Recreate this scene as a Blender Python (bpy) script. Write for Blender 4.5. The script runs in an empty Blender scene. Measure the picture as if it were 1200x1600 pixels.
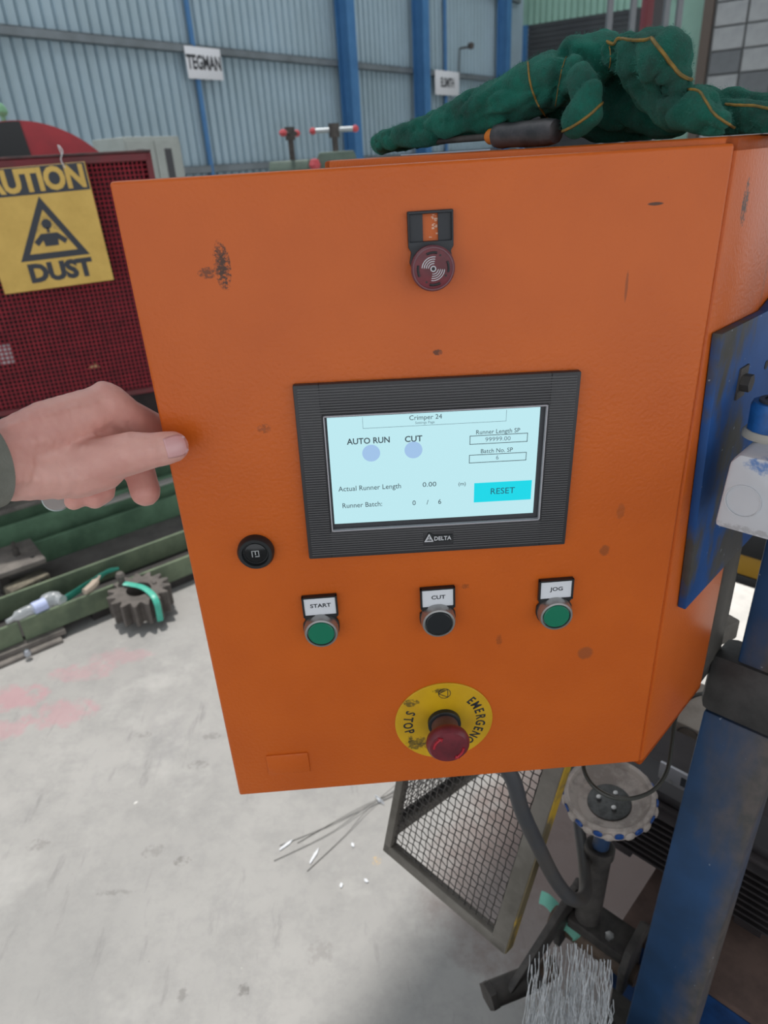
import bpy, bmesh, math, random
from mathutils import Vector, Matrix
from mathutils.bvhtree import BVHTree
from mathutils import noise as mnoise

random.seed(7)
SC = bpy.context.scene
COL = SC.collection
PI = math.pi

# ------------------------------------------------------------------ camera
CAM_R = ((0.9969334, -0.0559533, -0.0547076),
         (-0.0741798, -0.4530764, -0.8883800),
         (0.0249211, 0.8897140, -0.4558376))
CAM = Vector((0.14615, -0.49109, 1.40))
F = 1084.186
cd = bpy.data.cameras.new('camera')
cam = bpy.data.objects.new('camera', cd); COL.objects.link(cam)
cd.sensor_fit = 'VERTICAL'; cd.sensor_height = 36.0; cd.lens = F * 36.0 / 1600.0
cd.clip_start = 0.02; cd.clip_end = 200
rr = [Vector(r) for r in CAM_R]
mw = Matrix.Identity(4)
for i in range(3):
    mw[i][0] = rr[0][i]; mw[i][1] = -rr[1][i]; mw[i][2] = -rr[2][i]; mw[i][3] = CAM[i]
cam.matrix_world = mw
cd.dof.use_dof = True; cd.dof.focus_distance = 0.56; cd.dof.aperture_fstop = 9.0
SC.camera = cam

# ------------------------------------------------------------------ light
world = bpy.data.worlds.new('world'); SC.world = world; world.use_nodes = True
wn = world.node_tree; wn.nodes.clear()
wo = wn.nodes.new('ShaderNodeOutputWorld'); wb = wn.nodes.new('ShaderNodeBackground')
wb.inputs[0].default_value = (0.93, 0.96, 1.0, 1); wb.inputs[1].default_value = 0.80
wn.links.new(wb.outputs[0], wo.inputs[0])

def lamp(name, kind, energy, color, loc, target, **kw):
    l = bpy.data.lights.new(name, kind); l.energy = energy; l.color = color
    for k, v in kw.items(): setattr(l, k, v)
    o = bpy.data.objects.new(name, l); COL.objects.link(o); o.location = loc
    o.rotation_euler = (Vector(target) - Vector(loc)).to_track_quat('-Z', 'Y').to_euler()
    return o
# high sun past the edge of the roof, from behind the door and a little left
lamp('skylight_daylight', 'SUN', 1.75, (1.0, 0.97, 0.93), (-0.6, 1.25, 5.0), (0, 0, 0), angle=math.radians(1.1))
# shaft of sun falling on the floor behind the machine on the right
lamp('sun_shaft', 'SPOT', 3000, (1.0, 0.97, 0.92), (3.0, 3.4, 7.0), (1.75, 1.75, 0.0), spot_size=math.radians(17), spot_blend=0.35, shadow_soft_size=0.15)

SC.view_settings.view_transform = 'Standard'; SC.view_settings.look = 'None'
SC.view_settings.exposure = 0.8; SC.view_settings.gamma = 1.0
SC.view_settings.use_curve_mapping = False

# ------------------------------------------------------------------ geometry of the place
def ray(x, y):
    a = Vector(((x - 600) / F, (y - 800) / F, 1.0))
    return rr[0] * a.x + rr[1] * a.y + rr[2] * a.z
def dep(x, y, D): return CAM + ray(x, y) * D
def onplane(x, y, p, n):
    d = ray(x, y); return CAM + d * ((Vector(p) - CAM).dot(n) / d.dot(n))
def onz(x, y, z=0.0): return onplane(x, y, (0, 0, z), Vector((0, 0, 1)))
def ony(x, y, Y=0.0): return onplane(x, y, (0, Y, 0), Vector((0, 1, 0)))
def depth_of(p): return (Vector(p) - CAM).dot(rr[2])

DT = 1.39505           # top of the cabinet door
DH = 0.549             # its height
TH = 0.81498
U = Vector((-math.cos(TH), math.sin(TH), 0)); V = Vector((math.sin(TH), math.cos(TH), 0)); Z3 = Vector((0, 0, 1))
HINGE = Vector((0.403, 0.0015, 0))
def frame(o, x, y, z):
    m = Matrix.Identity(4)
    for i in range(3):
        m[i][0] = x[i]; m[i][1] = y[i]; m[i][2] = z[i]; m[i][3] = o[i]
    return m
def T(x, y, z): return Matrix.Translation((x, y, z))
BODY = frame(HINGE, -U, V, Z3)        # x: outward (right), y: back, z: up ; cabinet body frame
def side(px, py, off=0.0): return onplane(px, py, HINGE - U * off, U)
def front(px, py, off=0.0): return onplane(px, py, HINGE + V * off, V)
def axis_frame(o, z, xh=None):
    z = Vector(z).normalized()
    xh = Vector(xh) if xh is not None else (Vector((1, 0, 0)) if abs(z.x) < .9 else Vector((0, 1, 0)))
    x = (xh - z * xh.dot(z)).normalized()
    return frame(o, x, z.cross(x), z)

# ------------------------------------------------------------------ materials
def lin(c):
    if isinstance(c, str):
        c = tuple(int(c[i:i+2], 16) / 255 for i in (0, 2, 4))
    return tuple(((v / 12.92) if v <= 0.04045 else ((v + .055) / 1.055) ** 2.4) for v in c) + (1.0,)
class N:
    def __init__(s, name):
        s.m = bpy.data.materials.new(name); s.m.use_nodes = True; s.t = s.m.node_tree
        s.b = s.t.nodes['Principled BSDF']
    def new(s, typ, **kw):
        n = s.t.nodes.new(typ)
        for k, v in kw.items(): setattr(n, k, v)
        return n
    def link(s, a, b): s.t.links.new(a, b)
    def coord(s, kind='Object'):
        if not hasattr(s, 'tc'): s.tc = s.new('ShaderNodeTexCoord')
        return s.tc.outputs[kind]
    def noise(s, scale, detail=4, rough=.55, vec=None, stretch=None):
        n = s.new('ShaderNodeTexNoise'); n.inputs['Scale'].default_value = scale
        n.inputs['Detail'].default_value = detail; n.inputs['Roughness'].default_value = rough
        v = vec or s.coord()
        if stretch:
            mp = s.new('ShaderNodeMapping'); mp.inputs['Scale'].default_value = stretch; s.link(v, mp.inputs[0]); v = mp.outputs[0]
        s.link(v, n.inputs['Vector']); return n.outputs[0]
    def ramp(s, v, lo, hi):
        n = s.new('ShaderNodeMapRange'); n.inputs[1].default_value = lo; n.inputs[2].default_value = hi
        s.link(v, n.inputs[0]); return n.outputs[0]
    def mix(s, f, a, b):
        n = s.new('ShaderNodeMix', data_type='RGBA')
        for v, k in ((f, 0), (a, 6), (b, 7)):
            if isinstance(v, bpy.types.NodeSocket): s.link(v, n.inputs[k])
            else: n.inputs[k].default_value = v
        return n.outputs[2]
    def math(s, op, a, b=0.0):
        n = s.new('ShaderNodeMath', operation=op)
        for i, v in enumerate((a, b)):
            if isinstance(v, bpy.types.NodeSocket): s.link(v, n.inputs[i])
            else: n.inputs[i].default_value = v
        return n.outputs[0]
    def spot(s, c, r, ragged=.5, nscale=120, vec=None):
        """soft-edged worn patch at c (object coords) with radii r, broken up by noise -> 0..1"""
        v = vec or s.coord()
        mp = s.new('ShaderNodeMapping', vector_type='POINT')
        mp.inputs['Scale'].default_value = tuple(1 / k for k in r)
        mp.inputs['Location'].default_value = tuple(-a / k for a, k in zip(c, r))
        s.link(v, mp.inputs[0])
        ln = s.new('ShaderNodeVectorMath', operation='LENGTH'); s.link(mp.outputs[0], ln.inputs[0])
        inv = s.math('SUBTRACT', 1.0, ln.outputs['Value'])
        nz = s.noise(nscale, 5, .7, vec)
        k = s.math('ADD', s.math('MULTIPLY', inv, 1.0 - ragged), s.math('MULTIPLY', s.math('SUBTRACT', nz, .5), 3 * ragged))
        k = s.math('MULTIPLY', s.ramp(k, .0, .25), s.ramp(inv, 0, .1))
        return k
    def bump(s, h, strength=.2, dist=.001):
        n = s.new('ShaderNodeBump'); n.inputs['Strength'].default_value = strength; n.inputs['Distance'].default_value = dist
        s.link(h, n.inputs['Height']); s.link(n.outputs[0], s.b.inputs['Normal'])
    def base(s, v):
        if isinstance(v, bpy.types.NodeSocket): s.link(v, s.b.inputs['Base Color'])
        else: s.b.inputs['Base Color'].default_value = v
    def set(s, rough=.5, metal=0.0, spec=.5, **kw):
        s.b.inputs['Roughness'].default_value = rough; s.b.inputs['Metallic'].default_value = metal
        s.b.inputs['Specular IOR Level'].default_value = spec
        for k, v in kw.items(): s.b.inputs[k.replace('_', ' ')].default_value = v
        return s.m
MATS = {}
def mat(name, c, rough=.5, metal=0.0, c2=None, scale=30, bump=0, bscale=200, lo=.4, hi=.65, spec=.5, stretch=None):
    if name in MATS: return MATS[name]
    n = N(name)
    if c2: n.base(n.mix(n.ramp(n.noise(scale, 5, .65, stretch=stretch), lo, hi), lin(c), lin(c2)))
    else: n.base(lin(c))
    if bump: n.bump(n.noise(bscale, 3), bump, .001)
    MATS[name] = n.set(rough, metal, spec); return MATS[name]

# ------------------------------------------------------------------ mesh builder
W = {}
class MB:
    def __init__(s, M=None): s.bm = bmesh.new(); s.M = M or Matrix.Identity(4)
    def _in(s, tmp, M=None, mi=0):
        bmesh.ops.transform(tmp, matrix=s.M @ (M or Matrix.Identity(4)), verts=tmp.verts)
        bmesh.ops.recalc_face_normals(tmp, faces=tmp.faces)
        me = bpy.data.meshes.new('t'); tmp.to_mesh(me); tmp.free()
        s.bm.from_mesh(me); bpy.data.meshes.remove(me); return s
    def box(s, lo, hi, M=None, bev=0, seg=2):
        t = bmesh.new(); bmesh.ops.create_cube(t, size=1)
        lo, hi = Vector(lo), Vector(hi); c = (lo + hi) / 2; d = hi - lo
        for v in t.verts: v.co = Vector((c[i] + v.co[i] * d[i] for i in range(3)))
        if bev: bmesh.ops.bevel(t, geom=t.edges[:], offset=bev, segments=seg, profile=.5, affect='EDGES')
        return s._in(t, M)
    def bar(s, p0, p1, w, h, up=(0, 0, 1), bev=0):
        p0, p1 = Vector(p0), Vector(p1); y = (p1 - p0); L = y.length; y.normalize()
        x = y.cross(Vector(up)).normalized(); z = x.cross(y)
        return s.box((-w/2, 0, -h/2), (w/2, L, h/2), frame(p0, x, y, z), bev)
    def lathe(s, prof, M=None, n=32, cap=True):
        t = bmesh.new(); rings = []
        for r, h in prof:
            rings.append([t.verts.new((r * math.cos(2*PI*i/n), r * math.sin(2*PI*i/n), h)) for i in range(n)] if r > 1e-7 else [t.verts.new((0, 0, h))])
        for a, b in zip(rings, rings[1:]):
            for i in range(n):
                j = (i + 1) % n
                if len(a) == 1 and len(b) > 1: t.faces.new((a[0], b[i], b[j]))
                elif len(b) == 1 and len(a) > 1: t.faces.new((a[i], a[j], b[0]))
                elif len(a) > 1: t.faces.new((a[i], a[j], b[j], b[i]))
        if cap:
            for rg in (rings[0], rings[-1]):
                if len(rg) > 2: t.faces.new(rg)
        return s._in(t, M)
    def cyl(s, p0, p1, r0, r1=None, n=20):
        p0, p1 = Vector(p0), Vector(p1); r1 = r0 if r1 is None else r1
        return s.lathe([(r0, 0), (r1, (p1 - p0).length)], axis_frame(p0, p1 - p0), n)
    def prism(s, poly, h0, h1, M=None, bev=0):
        t = bmesh.new(); vs = [t.verts.new((x, y, h0)) for x, y in poly]; f = t.faces.new(vs)
        r = bmesh.ops.extrude_face_region(t, geom=[f])
        bmesh.ops.translate(t, vec=(0, 0, h1 - h0), verts=[g for g in r['geom'] if isinstance(g, bmesh.types.BMVert)])
        if bev: bmesh.ops.bevel(t, geom=t.edges[:], offset=bev, segments=2, profile=.5, affect='EDGES')
        return s._in(t, M)
    def tube(s, pts, r, n=8, sub=0, flat=None, cap=True):
        pts = [Vector(p) for p in pts]
        if sub: pts = spline(pts, sub)
        rs = r if isinstance(r, (list, tuple)) else [r] * len(pts)
        if len(rs) != len(pts): rs = [rs[min(len(rs)-1, int(i * (len(rs)-1) / (len(pts)-1) + .5))] for i in range(len(pts))]
        t = bmesh.new(); rings = []; nx = None
        for i, p in enumerate(pts):
            d = (pts[min(i+1, len(pts)-1)] - pts[max(i-1, 0)]).normalized()
            if nx is None:
                nx = d.orthogonal().normalized() if flat is None else (Vector(flat) - d * Vector(flat).dot(d)).normalized()
            nx = (nx - d * nx.dot(d)).normalized(); ny = d.cross(nx)
            k = 1.0 if flat is None else .15
            rings.append([t.verts.new(p + nx * math.cos(2*PI*j/n) * rs[i] + ny * math.sin(2*PI*j/n) * rs[i] * k) for j in range(n)])
        for a, b in zip(rings, rings[1:]):
            for j in range(n): t.faces.new((a[j], a[(j+1) % n], b[(j+1) % n], b[j]))
        if cap: t.faces.new(rings[0]); t.faces.new(rings[-1])
        return s._in(t)
    def build(s, name, m, parent=None, M=None, smooth=35, **tags):
        bm = s.bm
        if M is None:
            lo = Vector((min(v.co[i] for v in bm.verts) for i in range(3))); hi = Vector((max(v.co[i] for v in bm.verts) for i in range(3)))
            M = Matrix.Translation(((lo.x + hi.x)/2, (lo.y + hi.y)/2, lo.z))
            if parent is not None:
                q = W[parent].to_3x3().to_4x4(); M = M @ q
        bmesh.ops.transform(bm, matrix=M.inverted(), verts=bm.verts)
        me = bpy.data.meshes.new(name); bm.to_mesh(me); bm.free()
        me.shade_smooth(); me.set_sharp_from_angle(angle=math.radians(smooth))
        for k in (m if isinstance(m, (list, tuple)) else [m]): me.materials.append(k)
        return link(name, me, parent, M, **tags)
def link(name, me, parent, M, **tags):
    o = bpy.data.objects.new(name, me); COL.objects.link(o); W[o] = M
    if parent is not None: o.parent = parent; o.matrix_basis = W[parent].inverted() @ M
    else: o.matrix_basis = M
    for k, v in tags.items(): o[k] = v
    return o
def thing(name, label, cat, M, group=None):
    if not isinstance(M, Matrix): M = Matrix.Translation(M)
    o = link(name, None, None, M); o['label'] = label; o['category'] = cat
    if group: o['group'] = group
    return o
def tg(label, cat, group=None):
    d = dict(label=label, category=cat)
    if group: d['group'] = group
    return d
def spline(pts, sub):
    out = []
    for i in range(len(pts) - 1):
        p0, p1, p2, p3 = pts[max(i-1, 0)], pts[i], pts[i+1], pts[min(i+2, len(pts)-1)]
        for k in range(sub):
            t = k / sub
            out.append(0.5 * ((2*p1) + (p2-p0)*t + (2*p0-5*p1+4*p2-p3)*t*t + (3*p1-p0-3*p2+p3)*t**3))
    out.append(pts[-1]); return out
def text(s, size, M, m, parent, name='lettering', xs=1.0, ext=.0002, align='CENTER', bold=0.0, sp=1.0):
    c = bpy.data.curves.new(name, 'FONT'); c.body = s; c.size = size; c.align_x = align; c.align_y = 'CENTER'
    c.extrude = ext; c.resolution_u = 3; c.offset = bold; c.space_character = sp
    o = bpy.data.objects.new(name, c); me = bpy.data.meshes.new_from_object(o)
    bpy.data.objects.remove(o); bpy.data.curves.remove(c)
    if xs != 1.0: me.transform(Matrix.Diagonal((xs, 1, 1, 1)))
    me.name = name; me.materials.clear(); me.materials.append(m)
    return link(name, me, parent, M)
def ridges(bm, lines):
    """raise or press soft ridges along lines seen on the surface: (pixel polyline, height, width)"""
    bvh = BVHTree.FromBMesh(bm); bm.normal_update(); todo = []
    for px, hgt, wid in lines:
        pts = []
        for q in spline([Vector((x, y, 0)) for x, y in px], 5):
            h = bvh.ray_cast(CAM, ray(q.x, q.y).normalized())
            if h[0] is not None: pts.append(h[0])
        if pts: todo.append((pts, hgt, wid))
    for v in bm.verts:
        k = 0
        for pts, hgt, wid in todo:
            d = min((v.co - p).length_squared for p in pts)
            if d < (wid * 3) ** 2: k += hgt * math.exp(-d / (wid * wid))
        if k: v.co += v.normal * k
    bm.normal_update()
def blob(parts, voxel, iters=6, extra=None, clampz=None):
    """union of tapered capsules [(p, r), (p, r), ...] as one smooth continuous surface"""
    b = MB()
    for ch in parts:
        for (p, r), (q, s2) in zip(ch, ch[1:]):
            p, q = Vector(p), Vector(q); L = (q - p).length
            n = max(2, int(L / (min(r, s2) * .35)))
            for i in range(n + 1):
                t = i / n; c = p.lerp(q, t); rad = r + (s2 - r) * t
                tb = bmesh.new(); bmesh.ops.create_icosphere(tb, subdivisions=2, radius=rad)
                bmesh.ops.translate(tb, vec=c, verts=tb.verts); b._in(tb)
    me = bpy.data.meshes.new('blob'); b.bm.to_mesh(me); b.bm.free()
    o = bpy.data.objects.new('blob', me); COL.objects.link(o)
    r = o.modifiers.new('r', 'REMESH'); r.mode = 'VOXEL'; r.voxel_size = voxel
    sm = o.modifiers.new('s', 'SMOOTH'); sm.factor = .5; sm.iterations = iters
    dg = bpy.context.evaluated_depsgraph_get(); dg.update()
    out = bpy.data.meshes.new_from_object(o.evaluated_get(dg))
    bpy.data.objects.remove(o); bpy.data.meshes.remove(me)
    bm = bmesh.new(); bm.from_mesh(out); bpy.data.meshes.remove(out)
    if clampz is not None:
        for v in bm.verts:
            if v.co.z < clampz: v.co.z = clampz
    return bm

# ------------------------------------------------------------------ palette
def orange_mat(name, spots):
    n = N(name)
    col = n.mix(n.ramp(n.noise(9, 3), .3, .75), lin('CC611A'), lin('C05816'))
    for c, r, rag, sc, k, dark in spots:
        f = n.math('MULTIPLY', n.spot(c, r, rag, sc), k); col = n.mix(f, col, lin(dark))
    fn = n.ramp(n.noise(420, 2), .70, .74); col = n.mix(n.math('MULTIPLY', fn, .25), col, lin('8A3C14'))
    n.base(col)
    n.bump(n.noise(330, 1.5, .4), .28, .0012)
    m = n.set(.38, 0, .38); m.node_tree.nodes['Principled BSDF'].inputs['Coat Weight'].default_value = .0
    return m
M_black = mat('black_plastic', '1C1E20', .45, bump=.05, bscale=600)
M_dgrey = mat('dark_grey_plastic', '3B3C40', .42)
M_steel = mat('brushed_steel', 'A9A8A6', .38, .85)
M_white = mat('white_card', 'DADCE0', .5)
M_ink = mat('black_ink', '23272C', .5)
M_green = mat('green_button', '0B7355', .35)
M_red = mat('dark_red_plastic', '74242E', .42, c2='5A1E26', scale=60)
M_redbright = mat('red_print', 'A81F2E', .45)
M_blue = mat('worn_blue_paint', '1F4C86', .42, .15, c2='16335E', scale=14, bump=.06, bscale=60)
def worn_blue(name, grime, lo, hi, sc=9, stretch=None, ca='27486F', cb='1F3854', xb=0):
    n = N(name)
    b = n.mix(n.ramp(n.noise(12, 4), .35, .7), lin(ca), lin(cb))
    g = n.mix(n.ramp(n.noise(60, 5), .4, .65), lin(grime), lin('4A4846'))
    nz = n.noise(sc, 5, .6, stretch=stretch)
    if xb:
        sx = n.new('ShaderNodeSeparateXYZ'); n.link(n.coord(), sx.inputs[0]); nz = n.math('ADD', nz, n.math('MULTIPLY', sx.outputs[0], xb))
    k = n.ramp(nz, lo, hi)
    col = n.mix(k, b, g)
    chips = n.ramp(n.noise(160, 2), .73, .75); col = n.mix(n.math('MULTIPLY', chips, .6), col, lin('9AA3AC'))
    n.base(col); n.bump(n.noise(90, 4), .12, .001)
    return n.set(.5, 0, .3)
M_grime = mat('grimy_steel', '55504C', .6, .3, c2='3A3634', scale=25, bump=.2, bscale=120)
M_dusty = mat('dusty_brown_metal', '6A544B', .8, 0, c2='4A3A35', scale=10, bump=.2, bscale=90)
M_rubber = mat('black_rubber', '3A3B3D', .6, c2='2A2A2B', scale=40)

# ------------------------------------------------------------------ floor
n = N('concrete_floor')
c = n.mix(n.ramp(n.noise(1.6, 6, .6), .3, .7), lin('ABA8A4'), lin('959390'))
c = n.mix(n.math('MULTIPLY', n.ramp(n.noise(9, 9, .8), .46, .66), .5), c, lin('858482'))
c = n.mix(n.math('MULTIPLY', n.ramp(n.noise(14, 5, .7, stretch=(1.6, .3, 1)), .60, .72), .5), c, lin('716F6E'))
c = n.mix(n.math('MULTIPLY', n.ramp(n.noise(3, 5, .7), .55, .7), .4), c, lin('C4C1BC'))
c = n.mix(n.math('MULTIPLY', n.ramp(n.noise(5, 6, .7, stretch=(1, .35, 1)), .58, .75), .35), c, lin('77767A'))
c = n.mix(n.math('MULTIPLY', n.ramp(n.noise(38, 4, .8), .69, .76), .75), c, lin('5C5A58'))
c = n.mix(n.math('MULTIPLY', n.ramp(n.noise(26, 2, .5, stretch=(1, 1, 1)), .76, .79), .8), c, lin('EAE8E4'))
gv = n.coord()
for px, r, k in (((95, 1115), (.12, .07, 1), .42), ((20, 1090), (.12, .07, 1), .5), ((130, 1050), (.12, .05, 1), .35), ((5, 1140), (.08, .05, 1), .4), ((190, 1025), (.12, .05, 1), .3)):
    p = onz(*px); c = n.mix(n.math('MULTIPLY', n.spot((p.x, p.y, 0), r, .55, 22), k), c, lin('BC838B'))
for px, r, k, col in (((285, 1345), (.022, .014, 1), .7, '55504A'), ((240, 1330), (.03, .02, 1), .5, '66625E'), ((60, 1320), (.03, .02, 1), .6, '66625E'),
                      ((310, 1195), (.03, .02, 1), .6, '605C58'), ((330, 1150), (.03, .014, 1), .6, '605C58'), ((225, 1148), (.03, .012, 1), .6, '605C58'),
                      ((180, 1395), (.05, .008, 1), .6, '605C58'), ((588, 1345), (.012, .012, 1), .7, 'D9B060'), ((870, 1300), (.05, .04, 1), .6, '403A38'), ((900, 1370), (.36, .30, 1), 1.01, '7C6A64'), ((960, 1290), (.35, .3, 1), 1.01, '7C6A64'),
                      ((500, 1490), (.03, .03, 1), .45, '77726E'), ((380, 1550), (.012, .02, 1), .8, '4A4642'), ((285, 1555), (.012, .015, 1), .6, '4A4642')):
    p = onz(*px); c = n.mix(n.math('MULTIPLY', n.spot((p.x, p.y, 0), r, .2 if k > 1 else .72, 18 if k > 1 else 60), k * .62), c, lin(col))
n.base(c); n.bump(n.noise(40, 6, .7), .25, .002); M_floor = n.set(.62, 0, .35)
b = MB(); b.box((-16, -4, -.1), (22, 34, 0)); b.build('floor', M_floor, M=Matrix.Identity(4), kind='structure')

# unseen half roof on the right, cut so its edge throws the floor shadow
sdv = Vector((.12, -.25, -1.0)); rz = 8.0; e0 = Vector((.039, .214, 0)) - sdv * rz; ev = Vector((.674, .739, 0)).normalized(); eo = Vector((ev.y, -ev.x, 0))
b = MB(frame(e0, ev, eo, Z3)); b.box((-14, 0, 0), (24, 16, .12)); b.build('unseen_half_roof', mat('roof_sheet', '8F979A', .6), kind='structure')
# ------------------------------------------------------------------ corrugated wall (left) with girts, columns, pipe
aw = math.radians(52.6); wd = Vector((math.cos(aw), math.sin(aw), 0)); wnrm = Vector((-wd.y, wd.x, 0)); WD = 8.0
def onw(x, y, off=0.0): return onplane(x, y, wnrm * (WD - off), wnrm)
WALL = frame(wnrm * WD, wd, -wnrm, Z3)     # x along the wall, y into the shed, z up
WALLI = WALL.inverted()
def ws(x, y): p = WALLI @ onw(x, y); return p.x, p.z
M_wall = mat('blue_corrugated_sheet', 'A6BCC8', .5, .0, c2='95A9B1', scale=.7, lo=.3, hi=.75)
def corrugated(name, M, x0, x1, z0, z1, pitch, m, **t):
    b = MB(M); tb = bmesh.new(); prev = None; x = x0; off = []
    while x < x1:
        off += [(x, .0), (x + pitch * .62, .0), (x + pitch * .68, -.034), (x + pitch * .84, -.034), (x + pitch * .90, .018), (x + pitch * .97, .018)]
        x += pitch
    for (a, d) in off:
        v = (tb.verts.new((a, d, z0)), tb.verts.new((a, d, z1)))
        if prev: tb.faces.new((prev[0], v[0], v[1], prev[1]))
        prev = v
    b._in(tb); b.box((x0, -.06, z0), (x1, -.04, z1)); return b.build(name, m, M=M, smooth=10, **t)
s_end = ws(806, 60)[0]
corrugated('wall_left', WALL, -14, s_end + .4, 0, 9, .152, M_wall, kind='structure')
M_girt = mat('galvanised_girt', '7E878C', .5, .3, c2='6A7276', scale=2)
gz = ws(278, 76)[1]
for k, z in enumerate((gz - 1.45, gz, gz + 1.6)):
    b = MB(WALL); b.box((-14, .035, z - .05), (s_end, .10, z - .04)); b.box((-14, .035, z + .04), (s_end, .10, z + .05)); b.box((-14, .09, z - .05), (s_end, .1, z + .05))
    b.build('trim_%d' % (k + 1), M_girt, M=WALL, kind='structure')
M_colblue = mat('column_blue_paint', '4478A8', .5, c2='3A6C9C', scale=3)
cols = [(548, 577), (664, 681), (793, 806)]
cl = ['wide blue steel column standing by the workshop wall, nearest of three', 'middle blue steel column beside the small white sign', 'farthest blue steel column at the end of the corrugated wall']
for (a, c2), lb in zip(cols, cl):
    x0 = (WALLI @ onw(a, 60, .32)).x; x1 = x0 + .20
    t = thing('steel_column', lb, 'column', WALL @ T(x0, .2, 0), 'blue steel columns along the wall')
    b = MB(WALL); b.box((x0 - .11, .34, 0), (x0 + .11, .356, 9)); b.build('inner_flange', M_colblue, t)
    b = MB(WALL); b.box((x0 - .11, .11, 0), (x0 + .11, .126, 9)); b.build('outer_flange', M_colblue, t)
    b = MB(WALL); b.box((x0 - .006, .126, 0), (x0 + .006, .34, 9)); b.build('web', M_colblue, t)
    b = MB(WALL); b.box((x0 - .16, .09, 0), (x0 + .16, .38, .02)); b.build('base_plate', M_colblue, t)
for px, lb, rr_ in ((291, 'thin blue downpipe on the corrugated wall behind the longer name sign', .035), (691, 'thin blue downpipe on the wall behind the small half-hidden sign', .035)):
    x0 = (WALLI @ onw(px + 3, 30, .06)).x
    b = MB(WALL); b.cyl((x0, .075, 0), (x0, .075, 9), rr_, n=10); b.build('downpipe', M_colblue, **tg(lb, 'pipe', 'blue downpipes'))
# the wall frame is left-handed as seen from inside, so text uses its own mapping
WT = lambda x, y, z: frame(WALL @ Vector((x, y, z)), wd, Z3, -wnrm)
def wall_sign(pxs, s, size, xs, lb, dx=0, ld=.12):
    x0, z1 = ws(*pxs[0]); x1, _ = ws(*pxs[1]); _, z0 = ws(*pxs[2])
    t = thing('name_sign', lb, 'sign', WALL @ T((x0 + x1)/2, ld, z0))
    b = MB(WALL); b.box((x0, ld, z0), (x1, ld + .01, z1), bev=.002); b.build('panel', M_white, t)
    text(s, size, WT((x0 + x1)/2 + dx, ld + .0105, (z0 + z1)/2), M_ink, t, xs=xs, ext=.001, bold=.008)
wall_sign(((277, 73), (333, 79), (283, 124)), 'TEGMAN', .225, .68, 'white name sign reading TEGMAN fixed to the wall girt')
wall_sign(((671, 110), (709, 115), (676, 149)), 'ELSMITH', .225, .66, 'small white name sign half hidden behind the middle blue column', dx=.0)
# lamp bracket on the wall
p = WALLI @ onw(716, 76)
b = MB(WALL); b.cyl((p.x, .05, p.z), (p.x, .3, p.z), .02, n=8); b.lathe([(.0, 0), (.06, .02), (.07, .1), (.02, .13)], T(p.x, .3, p.z - .05), 12)
b.tube([(p.x - .05, .06, p.z), (p.x - .08, .06, p.z - .3), (p.x - .08, .06, gz)], .012, 6)
b.build('wall_tap', M_grime, **tg('small dark pipe fitting high on the corrugated wall right of the small sign', 'fitting'))

# ------------------------------------------------------------------ back wall (right): mint sheet, roller door, block wall
P0 = WALL @ Vector((s_end + .4, 0, 0)); bd = -wnrm.copy(); BACK = frame(P0, bd, -wd, Z3)
BACKI = BACK.inverted()
def onb(x, y, off=0): return BACKI @ onplane(x, y, P0 - wd * off, wd)
M_mint = mat('mint_sheet', '8FB5A6', .55, c2='84A899', scale=.8)
M_roller = mat('grey_roller_door', '45484A', .5, .2, c2='3B3D40', scale=2)
M_block = mat('grey_block_wall', 'A2A5A6', .85, c2='8F9395', scale=2)
xr0, zr1 = onb(825, 40).x, onb(860, 34).z
xe = onb(1106, 60).x
xr1 = onb(1012, 60).x
corrugated('wall_back', BACK, -.3, xe, max(zr1, 2), 9.5, .152, M_mint, kind='structure')
b = MB(BACK); k = 0
tdoor = link('door_1', None, None, BACK @ T((xr0 + xr1)/2, 0, 0)); tdoor['kind'] = 'structure'
z = 0.0
while z < zr1:
    b.box((xr0, -.05, z), (xr1 + .3, -.01, z + .085)); b.box((xr0, -.05, z + .085), (xr1 + .3, -.03, z + .1)); z += .1
o = b.build('slat_curtain', M_roller, tdoor, kind='stuff')
b = MB(BACK); b.box((xr0 - .2, -.02, 0), (xr0, .06, zr1)); b.build('guide_rail', M_colblue, tdoor)
b = MB(BACK); b.box((-.3, -.04, 0), (xr0 - .2, 0, zr1)); b.build('trim_4', M_mint, kind='structure')
b = MB(BACK); b.box((xr1 + .3, -.04, 0), (xe, 0, zr1 + .1)); b.build('trim_5', M_mint, kind='structure')
# block wall, courses built
wr = link('wall_right', None, None, BACK @ T(xe, .5, 0)); wr['kind'] = 'structure'
b = MB(BACK); b.box((xe + .1, .3, 0), (xe + 9, .48, 9)); b.build('mortar_core', mat('mortar', '6C6F70', .9), wr)
bw = onb(1150, 120, .5); bh = .42; bl = .62; rnd = random.Random(3)
blocks = {}
bmats = [M_block, mat('pale_block', 'A3A8AA', .8, c2='959A9C', scale=3), mat('dark_block', '6F7376', .8, c2='63676A', scale=3)]
for r in range(0, 14):
    for q in range(0, 12):
        m = bmats[0 if rnd.random() < .68 else rnd.choice((1, 2))]
        if m.name not in blocks:
            MX0 = BACK @ T(xe + .2 + bl/2 + q * bl, .55, r * bh); b = MB(MX0); b.box((-bl/2 + .02, -.06, .015), (bl/2 - .02, 0, bh - .015), bev=.01, seg=1)
            o = b.build('wall_block', m, wr, M=MX0); blocks[m.name] = o.data
        else: link('wall_block', blocks[m.name], wr, BACK @ T(xe + .2 + bl/2 + q * bl + (r % 2) * .0, .55, r * bh))
b = MB(BACK); b.box((xe - .02, .3, 0), (xe + .17, .62, 9)); b.build('trim_6', mat('brown_post', '5B5048', .6), kind='structure')
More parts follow.
